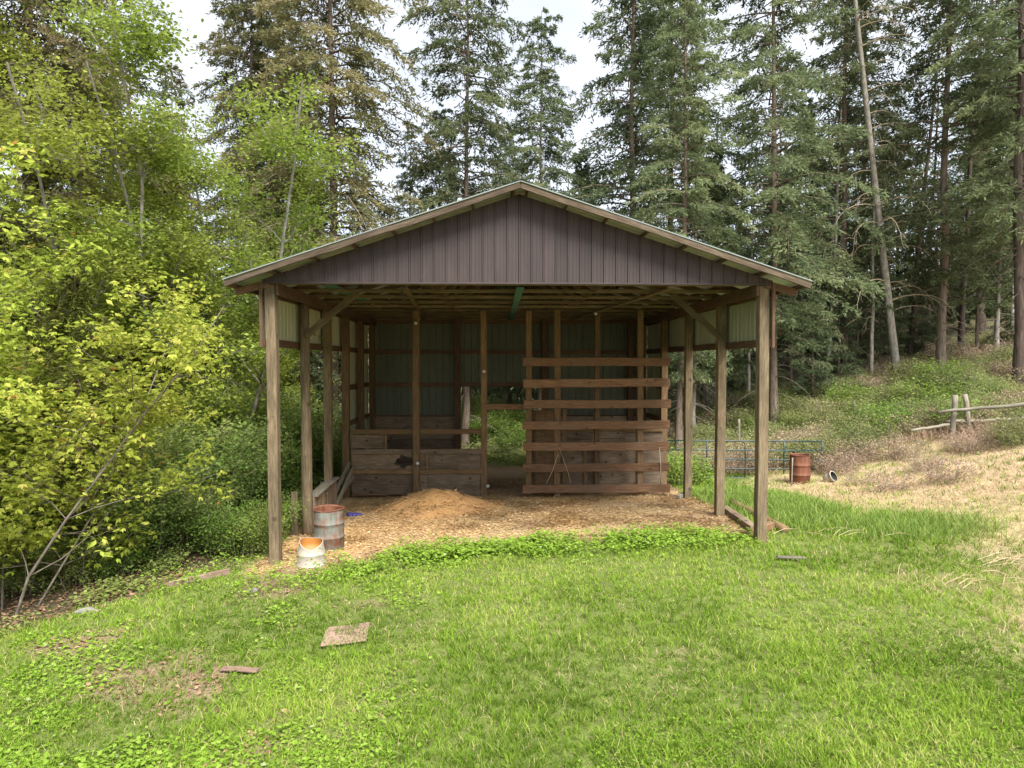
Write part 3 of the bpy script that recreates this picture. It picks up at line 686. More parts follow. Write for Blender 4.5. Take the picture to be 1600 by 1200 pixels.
# rail fence on the right bank
rf = empty('rail_fence', (gx(1490, 21), 21, H(gx(1490, 21), 21)), 'old grey wooden rail fence with two posts on the right bank', 'fence')
def fp(u, y, v): X = gx(u, y); return (X, y, gz(v, y, X))
a = fp(1488, 21, 690); b = fp(1493, 21, 617); pole('post', (a[0], a[1], a[2] - .4), b, .085, .075, W_GREY, rf)
a = fp(1521, 21.1, 684); b = fp(1508, 21.2, 616); pole('post', (a[0], a[1], a[2] - .4), b, .085, .075, W_GREY, rf)
pole('rail', fp(1466, 20.86, 644), fp(1625, 20.2, 630), .05, .06, W_GREY, rf, wob=.02)
pole('rail', fp(1480, 21.3, 660), fp(1625, 20.9, 653), .055, .06, W_GREY, rf, wob=.02)
tag(pole('fallen_rail', fp(1424, 20.5, 672), fp(1484, 20.9, 664), .04, .05, W_GREY, None, wob=.015), 'grey rail end sloping down into the brush left of the fence', 'rail')
for u, v0, v1, y, lb in ((1337, 655, 627, 25, 'short grey stake in the brush above the gate'), (1157, 672, 655, 25, 'stub of a grey post in green brush between the right barn posts')):
    a = fp(u, y, v0); b = fp(u - 2, y, v1); tag(pole('stake', (a[0], a[1], min(a[2], H(a[0], a[1])) - .2), b, .05, .045, W_GREY, None), lb, 'stake')

# timbers by the right front post
def lay(y, x, dz): return (x, y, H(x, y) + dz)
tag(pole('log', lay(15.4, 5.43, .06), lay(12.7, 5.5, .06), .085, .08, W_POSTIN, None, wob=.01), 'round brown log lying outside the right front posts', 'log')
tag(beam('timber', lay(14.75, 5.03, .06), lay(12.75, 4.93, .06), .15, .16, W_PLY, None, seg=5), 'squared grey timber edging the sawdust at the right front post', 'timber')
tag(beam('timber', lay(12.45, 4.62, .05), lay(12.95, 5.35, .09), .13, .12, W_RED, None, seg=3), 'short red brown timber lying behind the right front post', 'timber')
tag(beam('timber', lay(16.6, 4.5, .05), lay(16.9, 4.75, .08), .1, .1, W_GREY, None, seg=2), 'small grey block at the foot of the third right post', 'block')
# scraps on the lawn
o = beam('plywood_scrap', (-2.22, 8.80, H(-2.22, 8.80) + .025), (-1.66, 8.86, H(-1.66, 8.86) + .03), .6, .02, W_PLANK, None, up=(-.1, 1, 0), seg=5, warp=.006); tag(o, 'square of pinkish weathered plywood lying on the lawn', 'plywood')
tag(beam('plank', (-3.2, 7.98, H(-3.2, 8) + .04), (-2.75, 7.9, H(-2.7, 7.9) + .05), .1, .03, W_PLANK, None, up=(0, 1, 0)), 'short pale plank on the grass nearest the camera', 'plank')
tag(beam('plank', (-5.25, 10.95, H(-5.25, 10.95) + .06), (-4.45, 11.45, H(-4.45, 11.45) + .06), .1, .06, W_PLANK, None, up=(0, 0, 1)), 'long pale pinkish plank lying at the edge of the left brush', 'plank')
tag(beam('plank', (gx(1220, 11), 11.05, H(4.7, 11) + .06), (gx(1262, 11), 11.0, H(5.1, 11) + .06), .09, .03, W_GREY, None, up=(0, 1, 0)), 'small whitish board in the grass below the right front post', 'plank')
def blob(name, X, Y, sx, sy, sz, mat, label, cat, seed, rough=.35, dz=0):
    import bmesh
    bm = bmesh.new(); bmesh.ops.create_icosphere(bm, subdivisions=3, radius=1)
    r_ = np.random.default_rng(seed); q = r_.normal(size=(7, 3)); ph = r_.uniform(0, 6, 7)
    for v in bm.verts:
        c = np.array(v.co); k = 1 + rough * sum(math.sin(float(q[i] @ c) * (1.3 + .5 * i) + ph[i]) for i in range(7)) / 5
        v.co = Vector((c[0] * sx * k, c[1] * sy * k, max(c[2], -.3) * sz * k))
    me = bpy.data.meshes.new(name); bm.to_mesh(me); bm.free(); me.materials.append(mat)
    o = link(name, me, None, (X, Y, H(X, Y) + sz * .2 + dz)); tag(o, label, cat); return o
blob('cloth', gx(549, 15.9), 15.9, .16, .12, .06, M_BLUE, 'crumpled dark blue cloth lying on the sawdust near the drum', 'cloth', 3, .6)
blob('stone', gx(392, 10.6), 10.6, .09, .07, .06, M_STONE, 'pale stone in the grass left of the white tub', 'stone', 4)
blob('stone', gx(128, 10.2), 10.2, .16, .06, .05, M_STONE, 'long pale stone at the foot of the left brush', 'stone', 5)

# ------------------------------------------------------------------ vegetation: leaf and branch helpers
def unit(v): return v / (np.linalg.norm(v, axis=-1, keepdims=True) + 1e-9)
def leaves(pos, d, l, w, r_, flat=0.6, fold=0.15):
    """rhombic leaves at pos along d; returns (n,4,3)"""
    n_ = len(pos); d = unit(d); up = np.array([0, 0, 1.0]) * flat + r_.normal(size=(n_, 3)) * (1 - flat)
    s = unit(np.cross(d, up)); nn = np.cross(s, d)
    l = np.asarray(l).reshape(-1, 1); w = np.asarray(w).reshape(-1, 1)
    mid = pos + d * l * .45 + nn * l * fold * .5
    return np.stack([pos, mid + s * w, pos + d * l - nn * l * fold * .4, mid - s * w], 1)

def conifer_mesh(seed, Ht, Rad, base, nb, droop=.5, dens=1.0, mats=(L_FIR, B_FIR), dead=14, trunk_r=None, prof=.8, twig=(.15, .26), bark=B_FIR, wide=1.0, q=9):
    r_ = np.random.default_rng(seed); tr = trunk_r or Ht * .0125
    k = 14; zz = np.linspace(0, 1, k); bend = np.cumsum(r_.normal(0, .04, (k, 2)), 0) * (Ht / 20)
    tp = np.stack([bend[:, 0] - bend[0, 0], bend[:, 1] - bend[0, 1], zz * Ht], 1); tp[0, 2] = -.5
    T = G(); rad = tr * (1 - zz * .93); rad[0] *= 1.35; T.tube(tp, rad, 10)
    trunk = T.mesh('trunk', [bark])
    at = lambda z_: np.array([np.interp(z_, tp[:, 2], tp[:, 0]), np.interp(z_, tp[:, 2], tp[:, 1]), z_])
    C = G(); clump = r_.uniform(0, 1, 40)
    for i in range(nb):
        t = (i + r_.uniform()) / nb; z_ = base + (Ht - base) * t ** .95
        if r_.uniform() < .14 or (seed > 1 and math.sin(t * 23 + seed) + math.sin(t * 9.7 + 2 * seed) > 1.75): continue
        az = i * 2.39996 + r_.normal(0, .35); L = Rad * ((1 - t) ** prof * .93 + .07) * r_.uniform(.5, 1.2) * (1 + .22 * math.sin(2 * az + t * 11 + seed)) * (.55 + .45 * min(1, t / .12))
        h = np.array([math.cos(az), math.sin(az), 0]); sd = np.array([-h[1], h[0], 0]); p0 = at(z_)
        a = r_.uniform(.0, .3) + .35 * t; b = droop * r_.uniform(.7, 1.2)
        curve = lambda s: p0 + h * (L * s)[:, None] + np.array([0, 0, 1.]) * ((a * s - b * s * s) * L)[:, None] + sd * (np.sin(s * 2.2 + i) * .07 * L)[:, None]
        ss = np.linspace(0, 1, 5); C.tube(curve(ss), np.linspace(.012 + .011 * L, .004, 5), 3, 1)
        ns = int((9 * L + 5) * dens)
        s = r_.uniform(.12, 1, ns) ** .8; side = np.where(np.arange(ns) % 2, 1., -1.)
        pb = curve(s); ls = np.clip(L * .42 * (1.08 - s * .75), .16, .85) * r_.uniform(.6, 1.2, ns)
        dd = unit(h * r_.uniform(.35, .8, (ns, 1)) + sd * (side * r_.uniform(.5, 1, ns))[:, None] + np.array([0, 0, 1.]) * r_.uniform(-.55, .12, (ns, 1)))
        u = np.linspace(.08, 1, q)[None, :, None]
        pos = pb[:, None] + dd[:, None] * ls[:, None, None] * u + np.array([0, 0, -1.]) * (ls[:, None, None] * u ** 2 * .28 * droop / .5)
        n_ = ns * q; pos = pos.reshape(-1, 3) + r_.normal(0, .02, (n_, 3))
        dq = np.repeat(dd, q, 0) + r_.normal(0, .55, (n_, 3)) + np.array([0, 0, -.12])
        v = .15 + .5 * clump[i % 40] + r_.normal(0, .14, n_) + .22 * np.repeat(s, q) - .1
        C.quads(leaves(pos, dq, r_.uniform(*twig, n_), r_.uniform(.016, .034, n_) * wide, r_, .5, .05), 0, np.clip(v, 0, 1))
    for i in range(dead):
        z_ = base * r_.uniform(.35, 1.15); az = r_.uniform(0, 6.28); L = Rad * r_.uniform(.25, .7); h = np.array([math.cos(az), math.sin(az), 0]); s = np.linspace(0, 1, 5)
        C.tube(at(z_) + h * (L * s)[:, None] + np.array([0, 0, 1.]) * ((.1 * s - .55 * s * s) * L)[:, None], np.linspace(.02, .004, 5), 3, 1)
    return trunk, C.mesh('crown', list(mats))

def broadleaf_mesh(seed, Ht, spread, stems, leaf, nleaf, mats, lobed=False, stem_r=.07, lean=(0, 0), low=.25, levels=3, kids=(6, 5), cluster=.28, up=.35, wood_mat=None, val=(0, 1)):
    r_ = np.random.default_rng(seed); T = G(); C = G(); tips = []
    def grow(p, d, L, rad, lev, G_):
        k = 6; pts = [p]; d = d / np.linalg.norm(d)
        for i in range(k):
            d = unit(d + r_.normal(0, .13 + .06 * lev, 3) + np.array([0, 0, up * .12])); pts.append(pts[-1] + d * L / k)
        pts = np.array(pts); G_.tube(pts, np.linspace(rad, rad * .35, k + 1), (8, 5, 3, 3)[lev], 0 if lev == 0 else 1)
        if lev == levels - 1:
            tips.append(pts[2:]); return
        n_ = kids[min(lev, len(kids) - 1)]
        for i in range(n_):
            s = low + (1 - low) * (i + r_.uniform()) / n_ if lev == 0 else r_.uniform(.25, 1)
            q = pts[int(s * k)] if int(s * k) < k else pts[-1]
            az = r_.uniform(0, 6.28); e = unit(np.array([math.cos(az), math.sin(az), r_.uniform(-.1, .7)]) + d * .5)
            ll = (spread if lev == 0 else L * .55) * r_.uniform(.6, 1.1) * (1.05 - .45 * s)
            grow(q, e, ll, max(.005, rad * .45 * (1 - .4 * s)), lev + 1, C)
        tips.append(pts[-2:])
    for i in range(stems):
        az = 6.28 * i / max(1, stems) + r_.uniform(0, 1); o_ = .25 * (stems > 1)
        d0 = np.array([math.cos(az) * (.28 if stems > 1 else .05) + lean[0], math.sin(az) * (.28 if stems > 1 else .05) + lean[1], 1])
        grow(np.array([math.cos(az) * o_, math.sin(az) * o_, -.25]), d0, Ht * r_.uniform(.75, 1.0), stem_r * r_.uniform(.7, 1.1), 0, T)
    tp = np.vstack(tips); n_ = nleaf
    idx = r_.integers(0, len(tp), n_); cl = r_.uniform(0, 1, len(tp))
    pos = tp[idx] + r_.normal(0, cluster, (n_, 3)) * np.array([1, 1, .6])
    ang = r_.uniform(0, 6.28, n_); d = np.stack([np.cos(ang), np.sin(ang), r_.uniform(-1.3 if lobed else -.8, .3, n_)], 1)
    l = r_.uniform(leaf * .42, leaf * 1.25, n_)
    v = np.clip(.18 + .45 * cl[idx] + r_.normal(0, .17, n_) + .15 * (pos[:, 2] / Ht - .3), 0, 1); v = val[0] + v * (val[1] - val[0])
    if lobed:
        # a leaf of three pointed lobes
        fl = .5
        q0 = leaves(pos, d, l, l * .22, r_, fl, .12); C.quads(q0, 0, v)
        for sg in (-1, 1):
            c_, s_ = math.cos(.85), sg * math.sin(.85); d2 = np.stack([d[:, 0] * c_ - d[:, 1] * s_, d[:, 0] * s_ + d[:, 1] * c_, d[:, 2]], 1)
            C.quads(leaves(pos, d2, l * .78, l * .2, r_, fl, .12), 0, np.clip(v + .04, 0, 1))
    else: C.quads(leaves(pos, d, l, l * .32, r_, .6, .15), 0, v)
    return T.mesh('trunk', [wood_mat or mats[1]]), C.mesh('crown', list(mats))

def plant_tree(kind, meshes, X, Y, label, cat='tree', group=None, s=1.0, rz=None, tilt=(0, 0), dz=0, names=('trunk', 'crown')):
    root = empty(kind, (X, Y, H(X, Y) + dz), label, cat, group, rnd.uniform(0, 6.28) if rz is None else rz, s)
    root.rotation_euler = (tilt[0], tilt[1], root.rotation_euler[2])
    for nme, me in zip(names, meshes): link(nme, me, root)
    return root

# conifer kinds
CA = conifer_mesh(1, 26, 4.6, 2.6, 300, .62, 1.3, (L_FIRB, B_FIR), 10, .22, .55, wide=1.15, q=9)
CB = conifer_mesh(2, 25, 3.6, 3.5, 250, .55, 1.15, (L_FIR, B_FIR), 18, .17, .5, wide=1.2)
CD = conifer_mesh(3, 25, 3.25, 4.0, 225, .5, 1.1, (L_FIR, B_FIR), 26, .18, .5, wide=1.2)
CC = conifer_mesh(4, 14, 2.1, 2.0, 130, .35, 1.15, (L_FIR, B_PALE), 10, .11, .8, bark=B_PALE, wide=1.3)
CE = conifer_mesh(5, 6.5, 1.9, .5, 80, .45, 1.1, (L_FIR, B_DARK), 4, .07)
CF = conifer_mesh(6, 24, 2.9, 5.0, 180, .55, 1.05, (L_FIR, B_DARK), 30, .18, .55, bark=B_DARK, wide=1.1)
DF = [conifer_mesh(8, 24, 3.0, 2.5, 130, .5, .8, (L_FIR, B_DARK), 14, .2, .6, (.26, .42), B_DARK, 1.7, 6), conifer_mesh(9, 22, 2.7, 4.0, 110, .45, .8, (L_FIRB, B_FIR), 14, .18, .65, (.26, .42), B_FIR, 1.7, 6), conifer_mesh(10, 14, 2.3, 1.5, 100, .4, .9, (L_FIR, B_FIR), 8, .13, .8, (.24, .4), B_FIR, 1.7, 6)]
CY = conifer_mesh(7, 9, 3.0, .8, 90, .8, 1.2, (L_CEDAR, B_FIR), 6, .12)
trees = [
 (CA, 521, 27.5, 1.0, 'broad brownish green fir rising behind the left roof slope'),
 (CB, 725, 28.5, .92, 'slender fir with pale trunk left of the roof peak'),
 (CB, 846, 30.0, .74, 'thin topped fir just right of the roof peak'),
 (CD, 990, 28.5, 1.0, 'tall fir with bare grey trunk behind the right roof slope, left of a pair'),
 (CD, 1040, 30.5, 1.02, 'tall fir behind the right roof slope, right of a pair'),
 (CC, 1085, 28.0, .98, 'small slim fir right of the tall pair above the roof slope'),
 (CC, 1118, 30.0, .88, 'small pointed fir with its tip showing against the sky'),
 (CB, 1211, 27.5, 1.0, 'large dark fir with reddish trunk right of the barn eave'),
 (CD, 1318, 31.5, 1.0, 'fir with layered crown left of the leaning bare tree'),
 (CF, 1345, 35, 1.05, 'dark trunked fir directly behind the leaning bare tree'),
 (CD, 1469, 29.0, 1.03, 'wide green fir right of the leaning bare tree'),
 (CF, 1533, 34.0, 1.05, 'slim dark fir behind the upper right bank'),
 (CF, 1592, 25.5, 1.1, 'thick dark fir trunk at the right edge of the photo'),
 (CC, 1556, 30.0, 1.0, 'small green fir between two dark trunks at the far right'),
 (CC, 1253, 33.0, 1.0, 'slim fir between the reddish trunk and the layered fir'),
 (CD, 1062, 24.5, .75, 'grey trunk with green foot seen past the rail boards'),
 (CF, 648, 33, .62, 'short dark fir low behind the left roof slope'),
 (CB, 800, 39, .68, 'short fir filling the gap behind the roof peak'),
 (CA, 60, 17.5, .8, 'dark fir standing behind the maples at the far left'),
 (CB, 450, 33, .9, 'fir half hidden by pale green leaves left of the broad fir'),
 (CF, 172, 24, .95, 'dark fir deep in the left wood'),
 (CB, 690, 32, .62, 'low fir between the broad fir and the slender fir'),
 (CC, 905, 31, .95, 'small fir right of the thin topped fir, low over the roof'),
 (CA, 400, 30, .85, 'brownish fir behind the tall alder left of the broad fir'),
]
for ms, u, Y, s, lb in trees:
    plant_tree('fir_tree', ms, gx(u, Y), Y, lb, 'tree', 'firs around the barn', s)
plant_tree('fir_tree', CY, gx(120, 12.6), 12.6, 'young yellow green conifer with drooping sprays among the left maples', 'tree', None, .62)
ORD = 'first second third fourth fifth sixth seventh eighth ninth tenth eleventh twelfth thirteenth fourteenth fifteenth sixteenth seventeenth eighteenth nineteenth twentieth'.split()
class Rows:
    """gathers look-alikes by the place they stand in; each is then told apart by its order from the left"""
    def __init__(s): s.d = {}
    def add(s, phrase, u, o): s.d.setdefault(phrase, []).append((u, o))
    def finish(s):
        for ph, l in s.d.items():
            for k, (u, o) in enumerate(sorted(l, key=lambda q: q[0])):
                o['label'] = ph if len(l) == 1 else (ph + ', ' + ORD[k] + ' from the left' if k < len(ORD) else ph)
def zone(u, table):
    for lim, ph in table:
        if u < lim: return ph
# deep forest behind
FOREST = [(250, 'in the deep left wood'), (420, 'deep behind the alders'), (640, 'deep behind the left roof slope'), (820, 'deep behind the left of the roof peak'), (1000, 'deep behind the right of the roof peak'), (1200, 'deep behind the right eave'), (1350, 'deep left of the leaning tree'), (1480, 'deep right of the leaning tree'), (9999, 'deep at the far right')]
rows = Rows()
r_ = np.random.default_rng(21)
kinds = [DF[0], DF[1], DF[2], DF[0], DF[1], DF[0]]
k = 0; placed = []
while k < 38:
    Y = r_.uniform(35, 60); u = r_.uniform(-60, 1660)
    X = gx(u, Y)
    if any((X - a) ** 2 + (Y - b) ** 2 < 7 for a, b in placed): continue
    lowsky = (590 < u < 1190)
    if lowsky and r_.uniform() < .35: continue
    placed.append((X, Y)); k += 1
    s = r_.uniform(.36, .5) if lowsky or 1375 < u < 1440 else r_.uniform(.62, .9)
    o = plant_tree('fir_tree', kinds[r_.integers(0, 6)], X, Y, 'fir', 'tree', 'firs of the deep forest', s)
    rows.add('fir standing ' + zone(u, FOREST), u, o)
# bare trunks standing in the forest on the right and behind the barn
def dead_branch(C, p0, L, az, r2, twigs=7):
    h = np.array([math.cos(az), math.sin(az), 0]); s = np.linspace(0, 1, 7)
    cv = p0 + h * (L * np.sin(s * 1.45))[:, None] + np.array([0, 0, 1.]) * ((.5 * s - 1.0 * s ** 2) * L)[:, None]
    C.tube(cv, np.linspace(.024, .006, 7), 4, 0)
    for j in range(twigs):
        q = cv[r2.integers(2, 7)]; e = unit(h * .6 + r2.normal(0, .5, 3) + np.array([0, 0, -.35])); C.tube(np.array([q, q + e * .25, q + e * .5 + np.array([0, 0, -.1])]), [.008, .006, .003], 3, 0)
def bare_trunk(r2, Ht, r0):
    kk = 12; zz = np.linspace(0, 1, kk); T = G()
    tp = np.stack([np.cumsum(r2.normal(0, .03, kk)), np.cumsum(r2.normal(0, .03, kk)), zz * Ht], 1); tp -= tp[0] * np.array([1, 1, 0]); tp[0, 2] = -.5
    T.tube(tp, r0 * (1 - .75 * zz), 10)
    return T, lambda z_: np.array([np.interp(z_, tp[:, 2], tp[:, 0]), np.interp(z_, tp[:, 2], tp[:, 1]), z_])
def bare_mesh(seed, Ht, r0, nb, bark, blen):
    r2 = np.random.default_rng(seed); T, at = bare_trunk(r2, Ht, r0); C = G()
    for i in range(nb): dead_branch(C, at(Ht * r2.uniform(.12, .95)), blen * r2.uniform(.35, 1.1), r2.uniform(0, 6.28), r2, 5)
    return T.mesh('trunk', [bark]), C.mesh('dead_twigs', [B_DEAD])
r2 = np.random.default_rng(31)
T, at = bare_trunk(r2, 24, .175)
Xb, Yb = gx(1403, 29.5), 29.5
lt = empty('leaning_tree', (Xb, Yb, H(Xb, Yb)), 'bare leaning grey trunk with drooping dead branches on the right bank', 'tree')
lt.rotation_euler = (R(1.5), R(-8.8), 0)
link('trunk', T.mesh('trunk', [B_PALE]), lt)
for i in range(54):
    z_ = 24 * r2.uniform(.10, .9); C = G(); az = r2.uniform(0, 6.28) if i % 3 else (.2 * r2.normal())
    dead_branch(C, np.zeros(3), 2.5 * r2.uniform(.3, 1.1), az, r2, 9); o = link('dead_branch', C.mesh('dead_branch', [B_DEAD]), lt, at(z_))
bt = [bare_mesh(40, 13, .10, 14, B_PALE, 1.0), bare_mesh(41, 15, .14, 18, B_DARK, 1.2), bare_mesh(42, 12, .08, 10, B_FIR, .9)]
for k, (u, Y) in enumerate(((1362, 30), (1500, 33), (1526, 31), (1290, 31), (1447, 36), (1236, 33), (1107, 31), (1098, 33.5), (1150, 35), (1170, 31), (792, 33), (735, 31), (1580, 33), (1420, 33), (1300, 36))):
    o = plant_tree('bare_trunk', bt[k % 3], gx(u, Y), Y, 'slim', 'tree', 'bare trunks in the forest shade', rnd.uniform(.8, 1.1), None, (rnd.uniform(-.05, .05), rnd.uniform(-.06, .06)), names=('trunk', 'dead_twigs'))
    o.children[1]['kind'] = 'stuff'
    rows.add('slim bare trunk ' + zone(u, [(900, 'seen through the back doorway'), (1200, 'seen between the right barn posts'), (1400, 'in the shade near the leaning tree'), (9999, 'in the shade of the far right firs')]), u, o)
# young firs filling the shade
for k, (u, Y, s) in enumerate(((1180, 33, .9), (1125, 34, .8), (1270, 30, .75), (1310, 31, .8), (1375, 33, .9), (1440, 33, .85), (1500, 36, 1.0), (1560, 35, 1.0), (1600, 30, .6), (800, 38, .8), (745, 36, .7), (815, 43, 1.6), (775, 45, 1.6), (735, 44, 1.6), (850, 44, 1.5), (480, 24.5, .8), (430, 25, 1.0), (370, 25, 1.1), (500, 33, 1.2), (1060, 34, 1.0), (270, 22, 1.1), (180, 20, 1.0), (90, 19, 1.1), (10, 17, 1.1), (330, 29, 1.5), (230, 30, 1.5), (120, 28, 1.5), (20, 25, 1.5), (1230, 37, 1.3), (1340, 39, 1.4), (1460, 40, 1.4), (1580, 39, 1.4), (1210, 40, 1.8), (1290, 42, 1.8), (1400, 42, 1.9), (1520, 43, 1.9), (1630, 38, 1.8), (1130, 42, 1.8))):
    o = plant_tree('young_fir', CE, gx(u, Y), Y, 'young', 'tree', 'young firs under the forest', s)
    rows.add('young bushy fir ' + zone(u, [(250, 'under the trees at the far left'), (550, 'in the shade left of the barn'), (900, 'seen through the back doorway'), (1200, 'seen between the right barn posts'), (1400, 'in the shade left of the leaning tree'), (9999, 'in the shade right of the leaning tree')]), u, o)

# maples at the left edge
MAP = [broadleaf_mesh(51, 7.2, 3.0, 4, .115, 11500, (L_MAPLE, B_MAPLE), True, .023, (.10, .02), .18, 3, (11, 6), .13, .25),
       broadleaf_mesh(52, 9.5, 3.2, 3, .115, 11500, (L_MAPLE, B_MAPLE), True, .03, (.08, 0), .22, 3, (11, 6), .14, .3)]
plant_tree('maple_tree', MAP[0], -7.5, 10.6, 'yellow green maple clump leaning in at the left edge', 'tree', None, 1.0, 0)
plant_tree('maple_tree', MAP[1], -9.3, 13.4, 'taller yellow green maple behind the maple clump at the left', 'tree', None, .9, 1.0)
plant_tree('maple_tree', MAP[0], -9.0, 10.8, 'yellow maple branches reaching in from beyond the left frame edge', 'tree', None, 1.15, 2.2)
# pale alders behind them
ALD = [broadleaf_mesh(61, 13.5, 2.8, 2, .105, 25000, (L_ALDER, B_PALE), False, .062, (0, 0), .22, 3, (16, 8), .27, .5),
       broadleaf_mesh(62, 10.5, 2.6, 1, .10, 20000, (L_ALDER, B_PALE), False, .062, (0, 0), .25, 3, (18, 8), .26, .5)]
for k, (m_, u, Y, s, lb) in enumerate(((0, 322, 17.4, 1.0, 'pale trunked alder with light green leaves nearest the left eave'), (1, 245, 16.5, 1.15, 'light green alder between the maples and the pale trunked alder'),
      (1, 415, 21.5, .85, 'light green alder whose top shows over the left eave'), (0, 190, 18.5, 1.05, 'tall light green alder behind the maples'), (1, 465, 24.0, .70, 'low light green alder touching the left roof slope'),
      (0, 375, 25.5, 1.0, 'tall alder between the left wood and the broad fir'), (1, 130, 16.8, 1.1, 'light green alder above the yellow maple clump'), (0, 290, 23, 1.1, 'alder deep behind the pale trunked alder'), (0, 45, 15.5, .95, 'light green alder at the upper left corner'))):
    plant_tree('alder_tree', ALD[m_], gx(u, Y), Y, lb, 'tree', 'alders of the left wood', s)

# shrubs
SH = [broadleaf_mesh(71, 2.4, 1.0, 7, .085, 5600, (L_DARK, B_TWIG), False, .018, (0, 0), .2, 3, (6, 4), .20, .2),
      broadleaf_mesh(72, 1.7, .9, 8, .075, 5200, (L_FERN, B_TWIG), False, .014, (0, 0), .15, 3, (6, 4), .17, .2)]
BK = [broadleaf_mesh(73, .95, .6, 8, .055, 3600, (L_SHRUB, B_TWIG), False, .010, (0, 0), .1, 3, (5, 4), .15, .2),
      broadleaf_mesh(74, .9, .55, 10, .045, 1700, (L_TWIG, B_TWIG), False, .010, (0, 0), .1, 3, (6, 5), .12, .3),
      broadleaf_mesh(75, 1.0, .6, 7, .065, 3000, (L_FERN, B_TWIG), False, .010, (0, 0), .1, 3, (5, 4), .15, .2)]
r_ = np.random.default_rng(77)
for k, (u, Y, m_, s) in enumerate(((372, 12.6, 1, .62), (408, 13.4, 1, .6), (335, 12.9, 1, .7), (290, 13.2, 0, .7), (255, 12.9, 0, .62), (215, 12.5, 0, .8), (350, 15, 0, 1.0), (300, 15.2, 0, 1.05), (250, 14.6, 0, 1.0), (200, 14.2, 0, 1.1), (150, 13.4, 0, 1.0), (100, 13.2, 0, 1.0), (40, 12.8, 0, 1.0), (180, 12.0, 1, .5), (395, 16.6, 0, 1.0), (440, 17.5, 1, .9), (460, 19.5, 0, 1.0), (420, 18.6, 0, 1.25), (360, 18, 0, 1.4), (310, 18.5, 0, 1.4), (500, 20.5, 1, .9), (520, 23, 0, 1.0), (480, 22, 0, 1.2), (265, 17, 0, 1.4), (215, 17, 0, 1.5), (160, 16, 0, 1.4), (60, 15.5, 0, 1.4), (5, 14, 0, 1.3), (450, 15.2, 1, .55), (440, 20.5, 0, 1.3), (390, 21, 0, 1.5), (20, 11.5, 0, .6), (110, 11.7, 0, .5))):
    o = plant_tree('shrub', SH[m_], gx(u, Y), Y, 'fresh green shrub beside the left front post', 'shrub', None if k == 0 else 'shrubs of the left undergrowth', s, names=('stems', 'foliage'))
    if k: rows.add(('leafy green shrub ', 'fresh bright green shrub ')[m_] + zone(u, [(150, 'under the yellow maples'), (280, 'under the alders right of the maples'), (430, 'in the undergrowth left of the front post'), (9999, 'seen between the left barn posts')]), u, o)
for k, (u, Y, m_, s) in enumerate(((790, 26.5, 1, .55), (812, 28.5, 1, .8), (768, 29.5, 1, 1.0), (742, 29, 1, 1.0), (834, 30.5, 1, 1.1), (795, 32, 1, 1.3), (725, 31, 0, 1.0), (760, 33, 1, 1.3))):
    o = plant_tree('shrub', SH[m_], gx(u, Y), Y, 'shrub', 'shrub', 'shrubs behind the back doorway', s, names=('stems', 'foliage'))
    rows.add('green shrub seen through the back doorway', u, o)
# brush on the right bank
n_ = 0
while n_ < 235:
    Y = r_.uniform(18.4, 31.5); u = r_.uniform(1050, 1650); X = gx(u, Y)
    if Y < np.interp(X, [9, 11.5, 13, 15], [22.0, 20.6, 19.2, 18.6]) + r_.normal(0, .35): continue
    if 10.9 < X and Y < 22 and r_.uniform() < .4 or (12.9 < X < 17.5 and 19.3 < Y < 21.5): continue
    q = float(fbm(np.array([X * .45]), np.array([Y * .45]), 201)[0]) + r_.normal(0, .08)
    m_ = 1 if q < .44 or (Y < 23.3 and r_.uniform() < .45) else (2 if q > .70 else 0)
    o = plant_tree('bank_shrub', BK[m_], X, Y, 'shrub', 'shrub', ('pale green shrubs on the right bank', 'dry brown shrubs on the right bank', 'bright green shrubs on the right bank')[m_], r_.uniform(.7, 1.35), names=('stems', 'foliage')); n_ += 1
    rows.add(('pale green', 'dry pinkish brown', 'bright green')[m_] + ' shrub ' + zone(u, [(1140, 'past the third right post'), (1200, 'past the right front post'), (1290, 'above the gate'), (1360, 'right of the gate'), (1430, 'below the leaning tree'), (1500, 'by the fence posts'), (1560, 'above the fence rails'), (9999, 'at the far right bank')]) + (', high row' if Y > 26 else ', low row'), u, o)
for k, (u, Y, m_, s) in enumerate(((1050, 19.9, 2, 1.15), (1062, 20.4, 2, 1.3), (1075, 20.3, 2, .9))):
    o = plant_tree('shrub', BK[m_], gx(u, Y), Y, 'shrub', 'shrub', 'green shrubs at the gate hinge', s, names=('stems', 'foliage'))
    rows.add('bright green shrub between the rail boards and the gate', u, o)
for k, (u, Y, s) in enumerate(((1392, 16.8, .9), (1478, 16.6, 1.0), (1450, 18.6, .8), (1310, 20.4, 1.0), (1345, 18.3, .7), (1500, 19.6, .9), (1560, 19.4, 1.0), (1290, 20.9, 1.1), (1330, 21.1, 1.1), (1380, 21.0, 1.0), (1420, 20.3, 1.0))):
    o = plant_tree('dry_weed', BK[1], gx(u, Y), Y, 'weed', 'weed', 'dry weeds in the straw coloured grass', s, names=('stems', 'foliage'))
    rows.add('dry twiggy weed standing in the straw coloured grass', u, o)
rows.finish()

